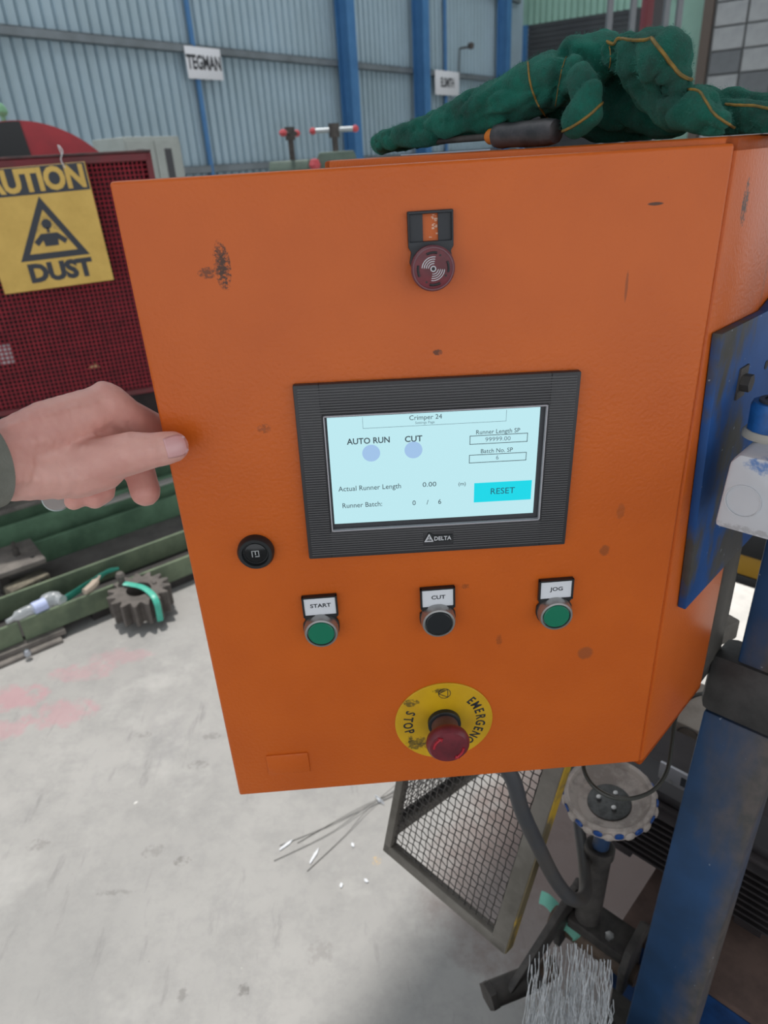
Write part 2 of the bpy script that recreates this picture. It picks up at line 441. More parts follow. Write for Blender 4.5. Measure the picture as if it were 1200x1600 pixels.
# tall machine frame behind the gloves
M_pole = mat('grey_tube', '74777A', .5, .5)
t = thing('storage_rack', 'tall rack of thin grey uprights beyond the green gloves', 'rack', dep(985, 250, 5.0))
def up_pole(px, D, r, zt, name, m, par):
    p = dep(px, 30, D); b = MB(); b.box((p.x - r, p.y - r, 0), (p.x + r, p.y + r, zt), bev=r*.2, seg=1); return b.build(name, m, par)
for px in (952, 988, 1040, 1060): up_pole(px, 5.0, .02, 3.4, 'upright', M_pole, t)
p, q = dep(952, 2, 5.0), dep(1060, 2, 5.0)
for zz in (.3, 1.2, 2.0, 2.67, 3.3):
    b = MB(); b.bar((p.x, p.y, zz), (q.x, q.y, zz), .03, .03); b.build('crossbar', M_pole, t)
b = MB(); p = dep(1010, 30, 5.6); b.box((p.x - .03, p.y - .06, 0), (p.x + .03, p.y + .06, 4), bev=.005)
b.build('upright_post', mat('maroon_paint', '6E2A30', .5), **tg('dark maroon steel upright beside the grey rack behind the gloves', 'post'))
b = MB(); p = dep(1026, 30, 6.2); b.box((p.x - .09, p.y - .06, 0), (p.x + .09, p.y + .06, 4.4), bev=.005)
b.build('dark_upright', mat('dark_steel', '3C3A3C', .5), **tg('broad dark steel upright just right of the maroon one', 'post'))

# ------------------------------------------------------------------ grey metal cupboard far left
M_cup = mat('pale_grey_cupboard', 'A3A9A4', .5, c2='989E99', scale=5)
D = 6.0; fl = dep(192, 214, D); fr_ = dep(281, 219, D); fr_ = onplane(280, 219, fl, wnrm); cdv = wd.copy(); cw = (fr_ - fl).dot(wd)
CUP = frame((fl.x, fl.y, 0), cdv, Z3.cross(cdv), Z3); ct = fl.z
t = thing('metal_cupboard', 'pale grey two-door metal cupboard against the corrugated wall', 'cupboard', CUP)
b = MB(CUP); b.box((0, 0, .0), (cw, .45, ct), bev=.008); b.build('body', M_cup, t)
for k, (x0, x1) in enumerate(((.012, cw/2 - .004), (cw/2 + .004, cw - .012))):
    b = MB(CUP); b.box((x0, -.018, .05), (x1, -.001, ct - .03), bev=.004); d = b.build('door', M_cup, t)
    b = MB(CUP); xc = (x0 + x1)/2; hgt = .10 if k == 0 else .42; b.box((xc - .05, -.022, ct - .10 - hgt), (xc + .03, -.0185, ct - .10)); b.build('vent_slot', M_dgrey, d)

# ------------------------------------------------------------------ two green machine heads with T handles
M_mach = mat('faded_green_paint', '5B6C60', .6, c2='4C5B51', scale=12)
M_redk = mat('red_knob', 'B84A50', .45)
def clamp(px, py, w, hpx, D, lb, ang):
    top = dep(px, py, D); zt = top.z; s = D / F
    M = frame((top.x, top.y, 0), Vector((math.cos(ang), math.sin(ang), 0)), Vector((-math.sin(ang), math.cos(ang), 0)), Z3)
    t = thing('clamp_press', lb, 'machine', M, 'green clamp presses')
    zb = zt - hpx * s; w2 = w * s / 2
    b = MB(M); b.prism([(-w2, 0), (-w2, zb*.0 + .02), (w2, .02), (w2, 0)], -.15, .15, Matrix(((1, 0, 0, 0), (0, 0, 1, 0), (0, 1, 0, 0), (0, 0, 0, 1)))); b.box((-w2*.5, -.08, .0), (w2*.5, .08, zb - .2)); b.build('pedestal', M_mach, t)
    b = MB(M); b.prism([(-w2, zb - .25), (w2, zb - .25), (w2, zb - .06), (w2*.82, zb), (-w2*.75, zb), (-w2, zb - .05)], -.12, .12, Matrix(((1, 0, 0, 0), (0, 0, 1, 0), (0, 1, 0, 0), (0, 0, 0, 1))), bev=.008); b.build('head', M_mach, t)
    b = MB(M); b.cyl((0, 0, zb - .05), (0, 0, zt + .02), .016, n=12); b.cyl((0, 0, zt - .035), (0, 0, zt + .03), .028, n=12); b.build('screw', M_grime, t)
    return t, M, zt, zb
t, M, zt, zb = clamp(522, 203, 68, 30, 3.6, 'green clamp press with wide pale T handle and red knobs', .0)
b = MB(M); b.cyl((-.11, 0, zt), (.11, 0, zt), .012, n=12); h = b.build('handle', mat('pale_steel', 'A9AFB2', .4, .4), t)
for s in (-1, 1):
    b = MB(M); b.lathe([(0, -.018), (.014, -.012), (.019, 0), (.014, .012), (0, .018)], T(s*.11, 0, zt), 12); b.build('knob', M_redk, h)
t, M, zt, zb = clamp(453, 208, 46, 38, 3.9, 'smaller green clamp press with red knob, left of the pale T handle', 1.25)
b = MB(M); b.cyl((-.1, 0, zt), (.1, 0, zt), .012, n=12); h = b.build('handle', M_grime, t)
for s in (-1, 1):
    b = MB(M); b.lathe([(0, -.02), (.016, -.014), (.024, 0), (.016, .014), (0, .02)], T(s*.1, 0, zt), 12); b.build('knob', M_redk, h)
p = dep(492, 258, 3.5); b = MB(); b.lathe([(0, -.03), (.02, -.025), (.03, 0), (.02, .025), (0, .03)], T(p.x, p.y, p.z), 14); b.cyl((p.x, p.y, 0), (p.x, p.y, p.z - .02), .012, n=8); b.cyl((p.x, p.y, 0), (p.x, p.y, .01), .1, n=20)
b.build('lever_stand', M_redk, **tg('small red ball-topped lever between the two green clamp presses', 'lever'))

# ------------------------------------------------------------------ red guarded machine with caution sign
ga = math.radians(20); gd = Vector((math.cos(ga), math.sin(ga), 0)); gn = Vector((gd.y, -gd.x, 0)); G0 = dep(236, 612, 2.9)
G0 = G0 + gd * (onplane(235, 238, G0, gn) - G0).dot(gd)
GF = frame((G0.x, G0.y, 0), gd, -gn, Z3)      # x along (right), y away from us, z up ; origin at the right end
GI = GF.inverted(); gzb = G0.z; gzt = gzb + .70 * 1.26; gL = -1.45
def ong(x, y, off=0.0): return GI @ onplane(x, y, G0 + gn * off, gn)
M_redp = mat('red_guard_paint', 'A02C3A', .55, c2='842632', scale=20, bump=.1, bscale=150)
M_redo = mat('oily_red_paint', '5C2A2C', .55, c2='74202A', scale=5, lo=.4, hi=.6, bump=.2, bscale=160)
t = thing('machine_guard', 'red woven-mesh machine guard behind the yellow caution sign', 'guard', GF)
for (x0, z0, x1, z1, nm) in ((gL, gzt - .028, 0, gzt, 'top_rail'), (gL, gzb, 0, gzb + .022, 'bottom_rail'), (-.022, gzb, 0, gzt, 'end_rail'), (gL, gzb, gL + .022, gzt, 'end_rail')):
    b = MB(GF); b.box((x0, -.012, z0), (x1, .014, z1), bev=.003, seg=1); b.build(nm, M_redo, t)
b = MB(GF); b.box((gL, -.02, gzt), (0, .35, gzt + .008), bev=.002); b.build('top_plate', mat('rusty_plate', '5A3434', .6, c2='3A2A2A', scale=20), t)
b = MB(GF); b.box((-.008, .014, gzb), (0, .35, gzt)); b.build('end_plate', M_redo, t)
pit = .0158
b = MB(GF); tb = bmesh.new()
def wire(tb, pts, r):
    prev = None
    for i, p in enumerate(pts):
        vs = [tb.verts.new((p[0] + dx * r, p[1] + dy * r, p[2] + dz * r)) for dx, dy, dz in wire.k]
        if prev:
            for j in range(4): tb.faces.new((prev[j], prev[(j+1) % 4], vs[(j+1) % 4], vs[j]))
        prev = vs
nx = int((-gL - .03) / pit); nz = int((gzt - gzb - .04) / pit)
wire.k = [(1, 0, 0), (0, 1, 0), (-1, 0, 0), (0, -1, 0)]
for i in range(nx):
    x = gL + .02 + i * pit
    wire(tb, [(x, ((.0028) if (i + j) % 2 else -.0028), gzb + .02 + j * pit) for j in range(nz + 2)], .0024)
wire.k = [(0, 0, 1), (0, 1, 0), (0, 0, -1), (0, -1, 0)]
for j in range(nz):
    z = gzb + .02 + j * pit
    wire(tb, [(gL + .02 + i * pit, (-.0028 if (i + j) % 2 else .0028), z) for i in range(nx + 2)], .0024)
b._in(tb); b.build('woven_mesh', M_redp, t, kind='stuff')
# dark box added behind the mesh so its holes look dark
M_in = mat('dark_mesh_backing', '2E2223', .8, c2='1C1819', scale=9)
t2 = thing('mesh_backing', 'dark box added behind the red mesh guard to darken its holes', 'machine', GF @ T(-.5, .3, 0))
b = MB(GF); b.box((gL + .02, .06, gzb - .12), (-.03, .34, gzt - .012), bev=.004); b.build('backing_box', M_in, t2)
b = MB(GF); b.box((gL + .02, .10, .42), (gL + .12, .34, gzb + .04)); b.build('leg', M_in, t2)
b = MB(GF); b.box((-.62, .10, .42), (-.52, .34, gzb + .04)); b.build('leg', M_in, t2)
q = ong(8, 555); b = MB(GF); b.box((q.x - .03, .045, q.z - .045), (q.x + .02, .06, q.z + .03), bev=.004); b.build('white_tag', M_white, t2)
q = ong(147, 577); b = MB(GF); b.prism([(q.x - .025, q.z - .008), (q.x + .025, q.z - .008), (q.x + .008, q.z + .014)], -.06, -.045, Matrix(((1, 0, 0, 0), (0, 0, -1, 0), (0, 1, 0, 0), (0, 0, 0, 1)))); b.build('yellow_tag', mat('pale_yellow_card', 'E0C890', .5), t2)
# red hood with black side behind the guard
hp = dep(20, 400, 3.4); HF = frame((hp.x, hp.y, 0), gd, -gn, Z3); HI = HF.inverted()
def onh(x, y): return HI @ onplane(x, y, hp, gn)
topc = onh(18, 188); rgt = onh(152, 235)
dx, dz = rgt.x - topc.x, topc.z - rgt.z; Rh = (dx*dx + dz*dz) / (2*dz); cx, cz = topc.x, topc.z - Rh
t = thing('drum_hood', 'rounded red hood with a black face rising behind the mesh guard', 'hood', HF @ T(cx, 0, 0))
a1 = math.acos(min(1, (rgt.x + .08 - cx) / Rh)); arc = [(cx + Rh * math.cos(a), cz + Rh * math.sin(a)) for a in [a1 + (PI - 2*a1) * i / 28 for i in range(29)]]
XZ = Matrix(((1, 0, 0, 0), (0, 0, -1, 0), (0, 1, 0, 0), (0, 0, 0, 1)))
lowz = min(gzt - .15, arc[0][1] - .05)
b = MB(HF); b.prism(arc + [(arc[-1][0], lowz), (arc[0][0], lowz)], -.35, 0, XZ); b.build('hood_shell', mat('glossy_red_paint', 'A8242E', .4, c2='901E28', scale=5), t)
xb0 = onh(33, 200).x; xb1 = onh(48, 230).x
arcb = [(x, z - .004) for x, z in arc if x < xb0]
b = MB(HF); b.prism([(xb1 + .01, lowz), (xb0, cz + math.sqrt(Rh*Rh - (xb0 - cx)**2) - .004)] + arcb + [(arcb[-1][0], lowz)], 0, .006, XZ); b.build('black_face', M_black, t)
b = MB(HF); b.box((arc[-1][0], .02, 0), (arc[-1][0] + .1, .3, lowz + .02)); b.box((arc[0][0] - .1, .02, 0), (arc[0][0], .3, lowz + .02)); b.build('support', M_redo, t)
p = dep(2, 172, 3.5); b = MB(); b.lathe([(0, 0), (.02, .004), (.03, .02), (.022, .045), (.01, .06), (0, .062)], T(p.x, p.y, p.z - .03), 16)
b.cyl((p.x, p.y, 0), (p.x, p.y, p.z - .02), .012, n=8); b.cyl((p.x, p.y, 0), (p.x, p.y, .01), .1)
b.build('green_lamp', mat('green_cap', '6FA07C', .4), **tg('small green dome cap above the red hood at the left edge', 'cap'))

# caution sign
M_yel = mat('caution_yellow', 'D2AE58', .5, c2='C6A24E', scale=12)
M_char = mat('charcoal_print', '2E333C', .5)
q = [ong(*k, .03) for k in ((8, 460), (178, 437), (138, 252))]
xax = Vector((q[1].x - q[0].x, 0, q[1].z - q[0].z)); sw0 = xax.length; xax.normalize(); zax = Vector((-xax.z, 0, xax.x))
sh = (q[2] - q[1]).dot(zax); sww = sh * 1.0
SO = GF @ Vector((q[1].x, -.03, q[1].z)); gx = GF.to_3x3() @ xax; gz_ = GF.to_3x3() @ zax
# sign frame: origin bottom right, X right, Y up, Z to viewer
SF = frame(SO, gx, gz_, gx.cross(gz_)); sw = sw0
t = thing('caution_sign', 'yellow CAUTION DUST warning sign wired to the red mesh guard', 'sign', SF)
KS = 1.26; SF = SF @ Matrix.Scale(KS, 4); sw /= KS; sh /= KS
b = MB(SF); b.box((-sw, 0, 0), (0, sh, .002), bev=.0006, seg=1); b.build('panel', M_yel, t)
b = MB(SF); hb = sh * .22; b.box((-sw + .001, sh - hb, .0022), (-.003, sh - .001, .0028)); b.build('header_band', M_char, t)
sc = sw
text('CAUTION', .078, SF @ T(-sw * .5 - .012, sh - hb/2 - .002, .003), M_yel, t, xs=.88, bold=.0034)
text('DUST', .066, SF @ T(-sw * .455, sh * .135, .0026), M_char, t, xs=1.05, bold=.0036)
tcx, tb0, tb1, hw = -sw * .47, sh * .25, sh * .75, sw * .31
def tri(cx, y0, y1, w, r=.0):
    return [(cx - w, y0), (cx + w, y0), (cx, y1)]
b = MB(SF); th = .028
outer = [(tcx - hw, tb0 + .006), (tcx - hw + .006, tb0), (tcx + hw - .006, tb0), (tcx + hw, tb0 + .006), (tcx + .005, tb1), (tcx - .005, tb1)]
inner = tri(tcx, tb0 + .017, tb1 - .030, hw - .029)
for k in range(3):
    pass
ob = [(tcx - hw, tb0), (tcx + hw, tb0), (tcx, tb1 + .004)]
for i in range(3):
    j = (i + 1) % 3
    b.prism([ob[i], ob[j], inner[j], inner[i]], .0022, .0028)
b.build('warning_triangle', M_char, t)
b = MB(SF); cx0, cy0 = tcx, tb0 + .03
b.lathe([(.0135, .0022), (.0135, .0028)], T(cx0, cy0 + .062, 0), 20)
b.prism([(cx0 - .004, cy0 + .055), (cx0 + .004, cy0 + .055), (cx0 + .004, cy0 + .04), (cx0 - .004, cy0 + .04)], .0022, .0028)
b.prism([(cx0 - .022, cy0 + .038), (cx0 + .022, cy0 + .038), (cx0 + .018, cy0 + .004), (cx0 - .018, cy0 + .004)], .0022, .0028)
b.prism([(cx0 - .022, cy0 + .038), (cx0 - .018, cy0 + .022), (cx0 - .036, cy0 + .006), (cx0 - .045, cy0 + .018)], .0022, .0028)
b.prism([(cx0 + .022, cy0 + .038), (cx0 + .045, cy0 + .018), (cx0 + .036, cy0 + .006), (cx0 + .018, cy0 + .022)], .0022, .0028)
b.build('pictogram_figure', M_char, t)
b = MB(SF); rnd = random.Random(5)
for i in range(110):
    a = rnd.uniform(-.5, PI + .5); r0 = rnd.uniform(.016, .036); x, y = cx0 + r0 * math.cos(a), cy0 + .056 + .8 * r0 * math.sin(a)
    b.box((x - .0007, y - .0007, .0022), (x + .0007, y + .0007, .0026))
for k in range(14):
    a = k * 2.4; r0 = .011 * math.sqrt(k / 14); b.box((cx0 + r0*math.cos(a) - .001, cy0 + .022 + r0*math.sin(a) - .001, .0029), (cx0 + r0*math.cos(a) + .001, cy0 + .022 + r0*math.sin(a) + .001, .0031))
b.build('dust_dots', M_char, t, kind='stuff')
b = MB(SF); b.tube([(-.055, sh - .012, .004), (-.06, sh + .01, .002), (-.05, sh + .03, .004), (-.058, sh + .045, -.004), (-.054, sh + .02, -.004)], .0016, 6, sub=4); b.build('hanging_wire', mat('white_wire', 'C9C9C9', .4), t)

# ------------------------------------------------------------------ green machine frame on the floor (left)
M_gfr = mat('dusty_green_paint', '727F66', .75, c2='566350', scale=8, bump=.2, bscale=80)
M_gfr2 = mat('green_paint', '64866A', .7, c2='4C6A52', scale=7, bump=.2, bscale=80)
M_dustgrey = mat('dusty_grey_steel', '7B756F', .8, c2='5E5955', scale=14, bump=.2, bscale=90)
M_darkgap = mat('oily_dark_steel', '35312F', .7, c2='242120', scale=12)
A0 = onz(0, 1017, .03); A1 = onz(173, 947, .03); fa = (A1 - A0); fa.z = 0; fa.normalize()
FR = frame((A0.x, A0.y, 0), fa, Z3.cross(fa), Z3); FI = FR.inverted()    # x along the beam, y away, z up
xR = (FI @ onz(320, 880, .03)).x + .25
t = thing('channel_beam', 'dusty green channel beam on the floor with toothed gear beside it', 'beam', FR)
b = MB(FR); b.box((-.9, 0, .03), (.075, .012, .105), bev=.002, seg=1); b.box((.082, -.004, .03), (xR, .008, .108), bev=.002, seg=1); b.build('front_flange', M_gfr, t)
ry = (FI @ onz(100, 905, .105)).y
b = MB(FR); b.box((-.9, ry, .03), (xR, ry + .012, .12), bev=.002, seg=1); b.build('rear_flange', M_gfr, t)
b = MB(FR); b.box((-.9, .008, .03), (xR, ry + .004, .04)); b.build('web', M_darkgap, t)
b = MB(FR); b.box((-.9, -.055, 0.0), (.18, .20, .012), bev=.002, seg=1); b.box((-.9, -.028, .0121), (.20, ry, .03)); b.build('foot_plate', M_dustgrey, t)
b = MB(FR); b.box((.3, .0, .0), (xR, ry, .03)); b.build('packing_strip', M_darkgap, t)
# upper beam
B0 = FI @ onz(0, 893, .02); B1 = FI @ onz(200, 830, .02); by = (B0.y + B1.y)/2
t = thing('channel_beam', 'brighter green channel beam on the floor, farther from the gear', 'beam', FR @ T(0, by, 0))
b = MB(FR); b.box((-1.2, by, 0.0), (xR + .6, by + .014, .10), bev=.002, seg=1); b.build('front_flange', M_gfr2, t)
b = MB(FR); b.box((-1.2, by + .014, .0), (xR + .6, by + .10, .02)); b.build('web', M_darkgap, t)
b = MB(FR); b.box((-1.2, by + .10, .0), (xR + .6, by + .114, .16), bev=.002, seg=1); b.build('rear_flange', M_gfr2, t)
b = MB(FR); b.box((-1.2, ry + .02, .0), (xR + .5, by - .01, .006)); b.build('dark_floor_sheet', mat('dusty_floor_grey', '6A6663', .8, c2='55524F', scale=7), **tg('dusty grey sheet added to darken the floor between the two green beams', 'sheet'))  # thin sheet added to darken the floor between the beams
t = thing('machine_bed', 'long dusty grey ledge with dark green side behind the floor beams', 'machine bed', FR @ T(0, by + .3, 0))
b = MB(FR); b.box((-1.4, by + .20, .17), (xR + 1.2, by + .30, .19), bev=.002); b.build('ledge', M_dustgrey, t)
b = MB(FR); b.box((-1.4, by + .24, 0), (xR + 1.2, by + .28, .17)); b.build('side_plate', M_gfr2, t)
b = MB(FR); b.box((-1.4, by + .30, .0), (xR + 1.2, by + .36, .30), bev=.004); b.build('rear_rail', M_gfr2, t)
b = MB(FR); b.box((-1.4, by + .5, .0), (xR + 1.2, by + .6, .42), bev=.004); b.build('back_beam', M_darkgap, t)
# light metal strips lying on it
for px, lb in (((258, 748), 'pale scrap metal strip on the floor beams right of the fingertip'), ((180, 775), 'pale scrap plate lying on the green beam below the hand')):
    p = FI @ onz(*px, .205); b = MB(FR); b.box((p.x - .06, p.y - .03, .1905), (p.x + .06, p.y + .02, .196), bev=.001)
    b.build('scrap_strip', mat('bright_scrap', 'A8A49E', .6), **tg(lb, 'scrap metal', 'pale scrap strips'))
# dusty bracket with bolt
p = FI @ onz(30, 845, .2); BR = FR @ T(p.x, p.y, .118)
t = thing('bolted_bracket', 'dusty grey plate bracket with a bolt across the green beams', 'bracket', BR)
b = MB(BR); b.box((-.12, -.085, .0), (.055, .13, .02), bev=.003); b.build('plate', M_dustgrey, t)
b = MB(BR); b.cyl((-.02, .02, .02), (-.02, .02, .05), .012, n=6); b.cyl((-.02, .02, .05), (-.02, .02, .075), .007, n=10); b.build('bolt', M_grime, t)
b = MB(BR); b.cyl((.02, -.04, .0201), (.02, -.04, .0212), .008, n=14); b.build('bolt_hole', M_black, t)
b = MB(BR); b.box((-.11, -.075, -.118), (-.08, .12, .0)); b.build('foot', M_darkgap, t)
# block lying between beams
p = FI @ onz(45, 915, .06); BK = FR @ T(p.x, p.y, 0) @ Matrix.Rotation(.25, 4, 'Z')
t = thing('cast_block', 'dusty cast block with two bores lying between the green beams', 'casting', BK)
bb = mat('dusty_casting', '827B6B', .9, c2='5E584E', scale=30, bump=.4, bscale=70)
b = MB(BK); b.box((-.075, -.03, 0), (.075, .04, .085), bev=.01); b.build('body', bb, t)
for s in (-.038, .035):
    b = MB(BK); b.lathe([(.026, 0), (.026, .004), (.018, .004), (.018, .001)], axis_frame((s, -.0305, .05), (0, -1, 0)), 18, cap=False); b.lathe([(.018, 0), (.018, .001)], axis_frame((s, -.0305, .05), (0, -1, 0)), 18); b.build('bore', M_darkgap, t)
# bits of wire on the floor between the beams
b = MB(FR); b.tube([(.05, ry + .1, .004), (.0, ry + .18, .01), (.12, ry + .26, .006), (.3, ry + .2, .004)], .003, 6, sub=5); b.build('loose_cable', M_grime, **tg('thin dusty cable on the floor between the two green beams', 'cable'))

# gear
gp = onz(216, 920, .11); GR = frame((gp.x, gp.y, 0.0), fa, Z3.cross(fa), Z3)
M_gear = mat('grey_cast_steel', '6B6560', .75, .2, c2='55504C', scale=22, bump=.2, bscale=110)
nt, Ro, Ri = 15, .106, .082; prof = []
for i in range(nt):
    a = 2*PI*i/nt
    for da, r in ((-.40, Ri), (-.10, Ro), (.10, Ro), (.40, Ri)):
        aa = a + da * 2*PI/nt; prof.append((r * math.cos(aa), r * math.sin(aa)))
bore = [(.042 * math.cos(2*PI*i/len(prof)), .042 * math.sin(2*PI*i/len(prof))) for i in range(len(prof))]
GR = GR @ T(0, 0, .028) @ Matrix.Rotation(.04, 4, 'X')
t = thing('toothed_gear', 'grey toothed gear wheel on the floor with teal strap through it', 'gear', GR)
b = MB(GR); tb = bmesh.new(); h = .082; rings = []
for pr, z in ((prof, 0), (prof, h), (bore, h), (bore, 0)):
    off = 0 if pr is prof else 0
    rings.append([tb.verts.new((x, y, z)) for x, y in pr])
for a, c2 in zip(rings, rings[1:] + rings[:1]):
    for i in range(len(a)):
        j = (i + 1) % len(a); tb.faces.new((a[i], a[j], c2[j], c2[i]))
b._in(tb); b.build('toothed_ring', M_gear, t, smooth=20)
b = MB(GR); b.box((.05, -.008, h - .02), (.064, .012, h + .006), bev=.002); b.build('key_lug', M_gear, t)
b = MB(GR); b.cyl((-.03, .075, h - .01), (-.03, .075, h + .028), .013, .011, n=12); b.lathe([(0, .02), (.012, .017), (.017, .006), (.012, -.004), (0, -.006)], T(-.03, .075, h + .026) , 14); b.build('eye_stud', M_gear, t)
b = MB(); w0 = GR @ Vector((0, 0, 0))
M_teal = mat('teal_strap', '4FB8A0', .4, c2='3FA590', scale=40)
sp = [GR @ Vector(v) for v in ((-.03, .052, h + .012), (-.012, .03, h + .010), (.008, -.01, h + .012), (.018, -.05, h + .010), (.020, -.088, h + .006), (.018, -.112, h - .014), (.016, -.116, .03), (.015, -.116, .004))]
b.tube(sp, .0105, 10, sub=5, flat=fa); b.build('strap', M_teal, **tg('teal plastic strap looped over the toothed gear', 'strap'))
# teal strip and clear plastic sleeve lying in the channel
pts = [FR @ v for v in [Vector(((FI @ onz(x, y, .10)).x, (FI @ onz(x, y, .10)).y, .10)) for x, y in ((97, 940), (125, 921), (150, 905), (168, 893), (186, 888))]]
b = MB(); b.tube(pts, [.016, .014, .012, .009, .006], 10, sub=5, flat=(0, 0, 1)); b.build('strap_tail', M_teal, **tg('flat teal strap tail lying along the channel beam left of the gear', 'strap'))
n = N('clear_plastic'); n.base(lin('C9CED0')); M_clear = n.set(.15, 0, .6, Alpha=.5)
pts = [onz(x, y, .118) for x, y in ((10, 972), (40, 956), (60, 948), (80, 936), (98, 938))]
t = thing('plastic_sleeve', 'crumpled clear plastic sleeve with pale label in the channel beam', 'sleeve', pts[2])
b = MB(); b.tube(pts, [.008, .018, .02, .026, .018], 12, sub=5); b.build('sleeve', M_clear, t)
b = MB(); b.tube([onz(52, 952, .12), onz(72, 943, .12)], .0225, 12); b.build('label_wrap', mat('pale_blue_label', 'B9C4E8', .5), t)
pts = [onz(x, y, .118) for x, y in ((132, 925), (145, 915), (156, 900))]
b = MB(); b.tube(pts, [.012, .014, .004], 8, sub=3); b.build('cardboard_scrap', mat('beige_card', 'B8A898', .8), **tg('beige torn card scrap on the channel beam beside the teal strap', 'scrap'))
p = onz(44, 1008, .04); b = MB(); b.lathe([(0, 0), (.009, .001), (.012, .012), (.008, .024), (0, .026)], T(p.x, p.y - .02, .012), 12); b.build('steel_ball', mat('shiny_steel', 'B9C0CA', .2, .9), **tg('small shiny steel knob on the foot plate of the channel beam', 'knob'))

# ------------------------------------------------------------------ loose wires on the floor with white tie
knot = onz(592, 1253); M_wire = mat('thin_grey_wire', '8A8884', .4, .7)
ends = ((437, 1322), (428, 1346), (480, 1362), (465, 1318))
for k, (ex, ey) in enumerate(ends):
    e = onz(ex, ey); mid = knot.lerp(e, .5) + Vector((random.uniform(-.012, .012), random.uniform(-.012, .012), 0)); far = knot + (knot - e).normalized() * .28 + Vector((0.02 * k, 0, 0))
    b = MB(); b.tube([far + Z3*.006, knot + Z3*.006 + Vector((0, 0, .0015*k)), mid + Z3*.003, e + Z3*.002], .0007, 6, sub=6)
    b.build('loose_wire', M_wire, **tg(('upper thin steel wire fanning out from the white tie on the concrete', 'longest thin wire from the white tie, ending at a dark stain', 'lowest thin steel wire from the white tie, pointing down left', 'thin steel wire just below the uppermost one from the white tie')[k], 'wire', 'thin wires on the floor'))
b = MB(); b.tube([knot + Vector((-.008, .012, .006)), knot + Vector((0, 0, .014)), knot + Vector((.012, -.010, .004))], .0042, 8, sub=5, flat=(0, 0, 1)); b.lathe([(.004, -.003), (.007, 0), (.004, .003)], axis_frame(knot + Z3*.007, (1, .8, 0)), 12)
b.build('wire_tie', M_white, **tg('white plastic tie bunching the thin wires on the floor', 'tie'))
for k, (px, r) in enumerate((((447, 1321), .02), ((491, 1338), .022), ((533, 1384), .006), ((551, 1321), .006), ((572, 1377), .006))):
    p = onz(*px); a = .7; b = MB(); m = T(p.x, p.y, .0015) @ Matrix.Rotation(a + k * .4, 4, 'Z')
    b.prism([(-r, -.002), (r*.4, -.004), (r, 0), (r*.2, .003), (-r*.8, .002)], 0, .0015, m)
    b.build('paper_scrap', M_white, **tg(('long white shred at the end of the upper thin wires', 'long white shred lying beside the lowest thin wire', 'tiny white speck below the fan of thin wires', 'tiny white speck between the thin wires and the mesh guard', 'tiny white speck nearest the low corner of the mesh guard')[k], 'scrap', 'white shreds on the floor'))

# ------------------------------------------------------------------ control cabinet
zb = DT - DH - .009; zt = DT + .004; BD = .152
CB = BODY @ T(0, 0, zb); hB = zt - zb
cab = thing('control_cabinet', 'orange electrical control cabinet with its door swung open', 'cabinet', CB)
M_or_body = orange_mat('orange_cabinet_body', [((.0, .030, .52), (.05, .0065, .017), .62, 260, .95, '4A3A30'), ((0, .02, .40), (.05, .003, .025), .5, 200, .4, '8A4420'), ((0, .105, .48), (.05, .004, .10), .2, 20, .3, '8A5236')])
bd_ = MB(CB)
bd_.box((-.012, .0, 0), (0, BD, hB), bev=.0035)                       # hinge side wall
bd_.box((-.40, .0, 0), (-.388, BD, hB), bev=.0035)
bd_.box((-.40, .0, hB - .012), (0, BD, hB), bev=.0035)
bd_.box((-.40, .0, 0), (0, BD, .012), bev=.0035)
bd_.box((-.398, BD - .004, .002), (-.002, BD, hB - .002))
bd_.box((-.388, .0, hB - .024), (-.012, .012, hB - .012)); bd_.box((-.388, .0, .012), (-.012, .012, .024))
bd_.box((-.388, 0, .012), (-.376, .012, hB - .012)); bd_.box((-.024, 0, .012), (-.012, .012, hB - .012))
bd_.build('body', M_or_body, cab, M=CB)
b = MB(CB); b.box((-.36, BD - .022, .04), (-.04, BD - .019, hB - .04)); b.build('mounting_plate', M_steel, cab)
for z in (.12, .30, .43):
    b = MB(CB); b.box((-.34, BD - .03, z), (-.06, BD - .022, z + .035)); r = b.build('mounting_rail', M_steel, cab)
    b = MB(CB)
    for i in range(9): b.box((-.33 + i*.028, BD - .075, z - .03), (-.304 + i*.028, BD - .03, z + .06), bev=.002, seg=1)
    b.build('breaker_row', M_white if z < .2 else M_dgrey, cab, kind='stuff')
for z in (.08, hB - .12):
    b = MB(CB); b.cyl((-.008, .001, z), (-.008, .001, z + .04), .0035, n=12); b.build('hinge', M_or_body, cab)
# door
spots = [((.0625, 0, -.054), (.006, .05, .017), .62, 420, .95, '3A2A20'), ((.052, 0, -.058), (.007, .05, .004), .6, 500, .8, '5A3420'),
         ((.342, 0, -.298), (.005, .05, .006), .3, 300, .6, '7A4424'), ((.352, 0, -.262), (.004, .05, .008), .3, 300, .45, '8A4A24'), ((.334, 0, -.405), (.008, .05, .008), .2, 300, .55, '7A4A30'),
         ((.352, 0, -.033), (.006, .05, .0012), .1, 300, .9, '3A2A20'), ((.205, 0, -.122), (.004, .05, .0025), .5, 400, .8, '3A2A20'), ((.225, 0, -.323), (.004, .05, .003), .5, 400, .5, '6A3A20'),
         ((.255, 0, -.383), (.003, .05, .008), .5, 300, .5, '7A4020'), ((.075, 0, -.17), (.006, .05, .004), .6, 500, .5, '6A3A20'), ((.338, 0, -.085), (.0012, .05, .012), .2, 500, .6, '7A4020')]
M_or_door = orange_mat('orange_door_paint', spots)
DF = T(0, 0, DT)
tb = bmesh.new(); bmesh.ops.create_cube(tb, size=1)
for v in tb.verts: v.co = Vector((.2 + v.co.x * .4, .009 + v.co.y * .018, -DH/2 + v.co.z * DH))
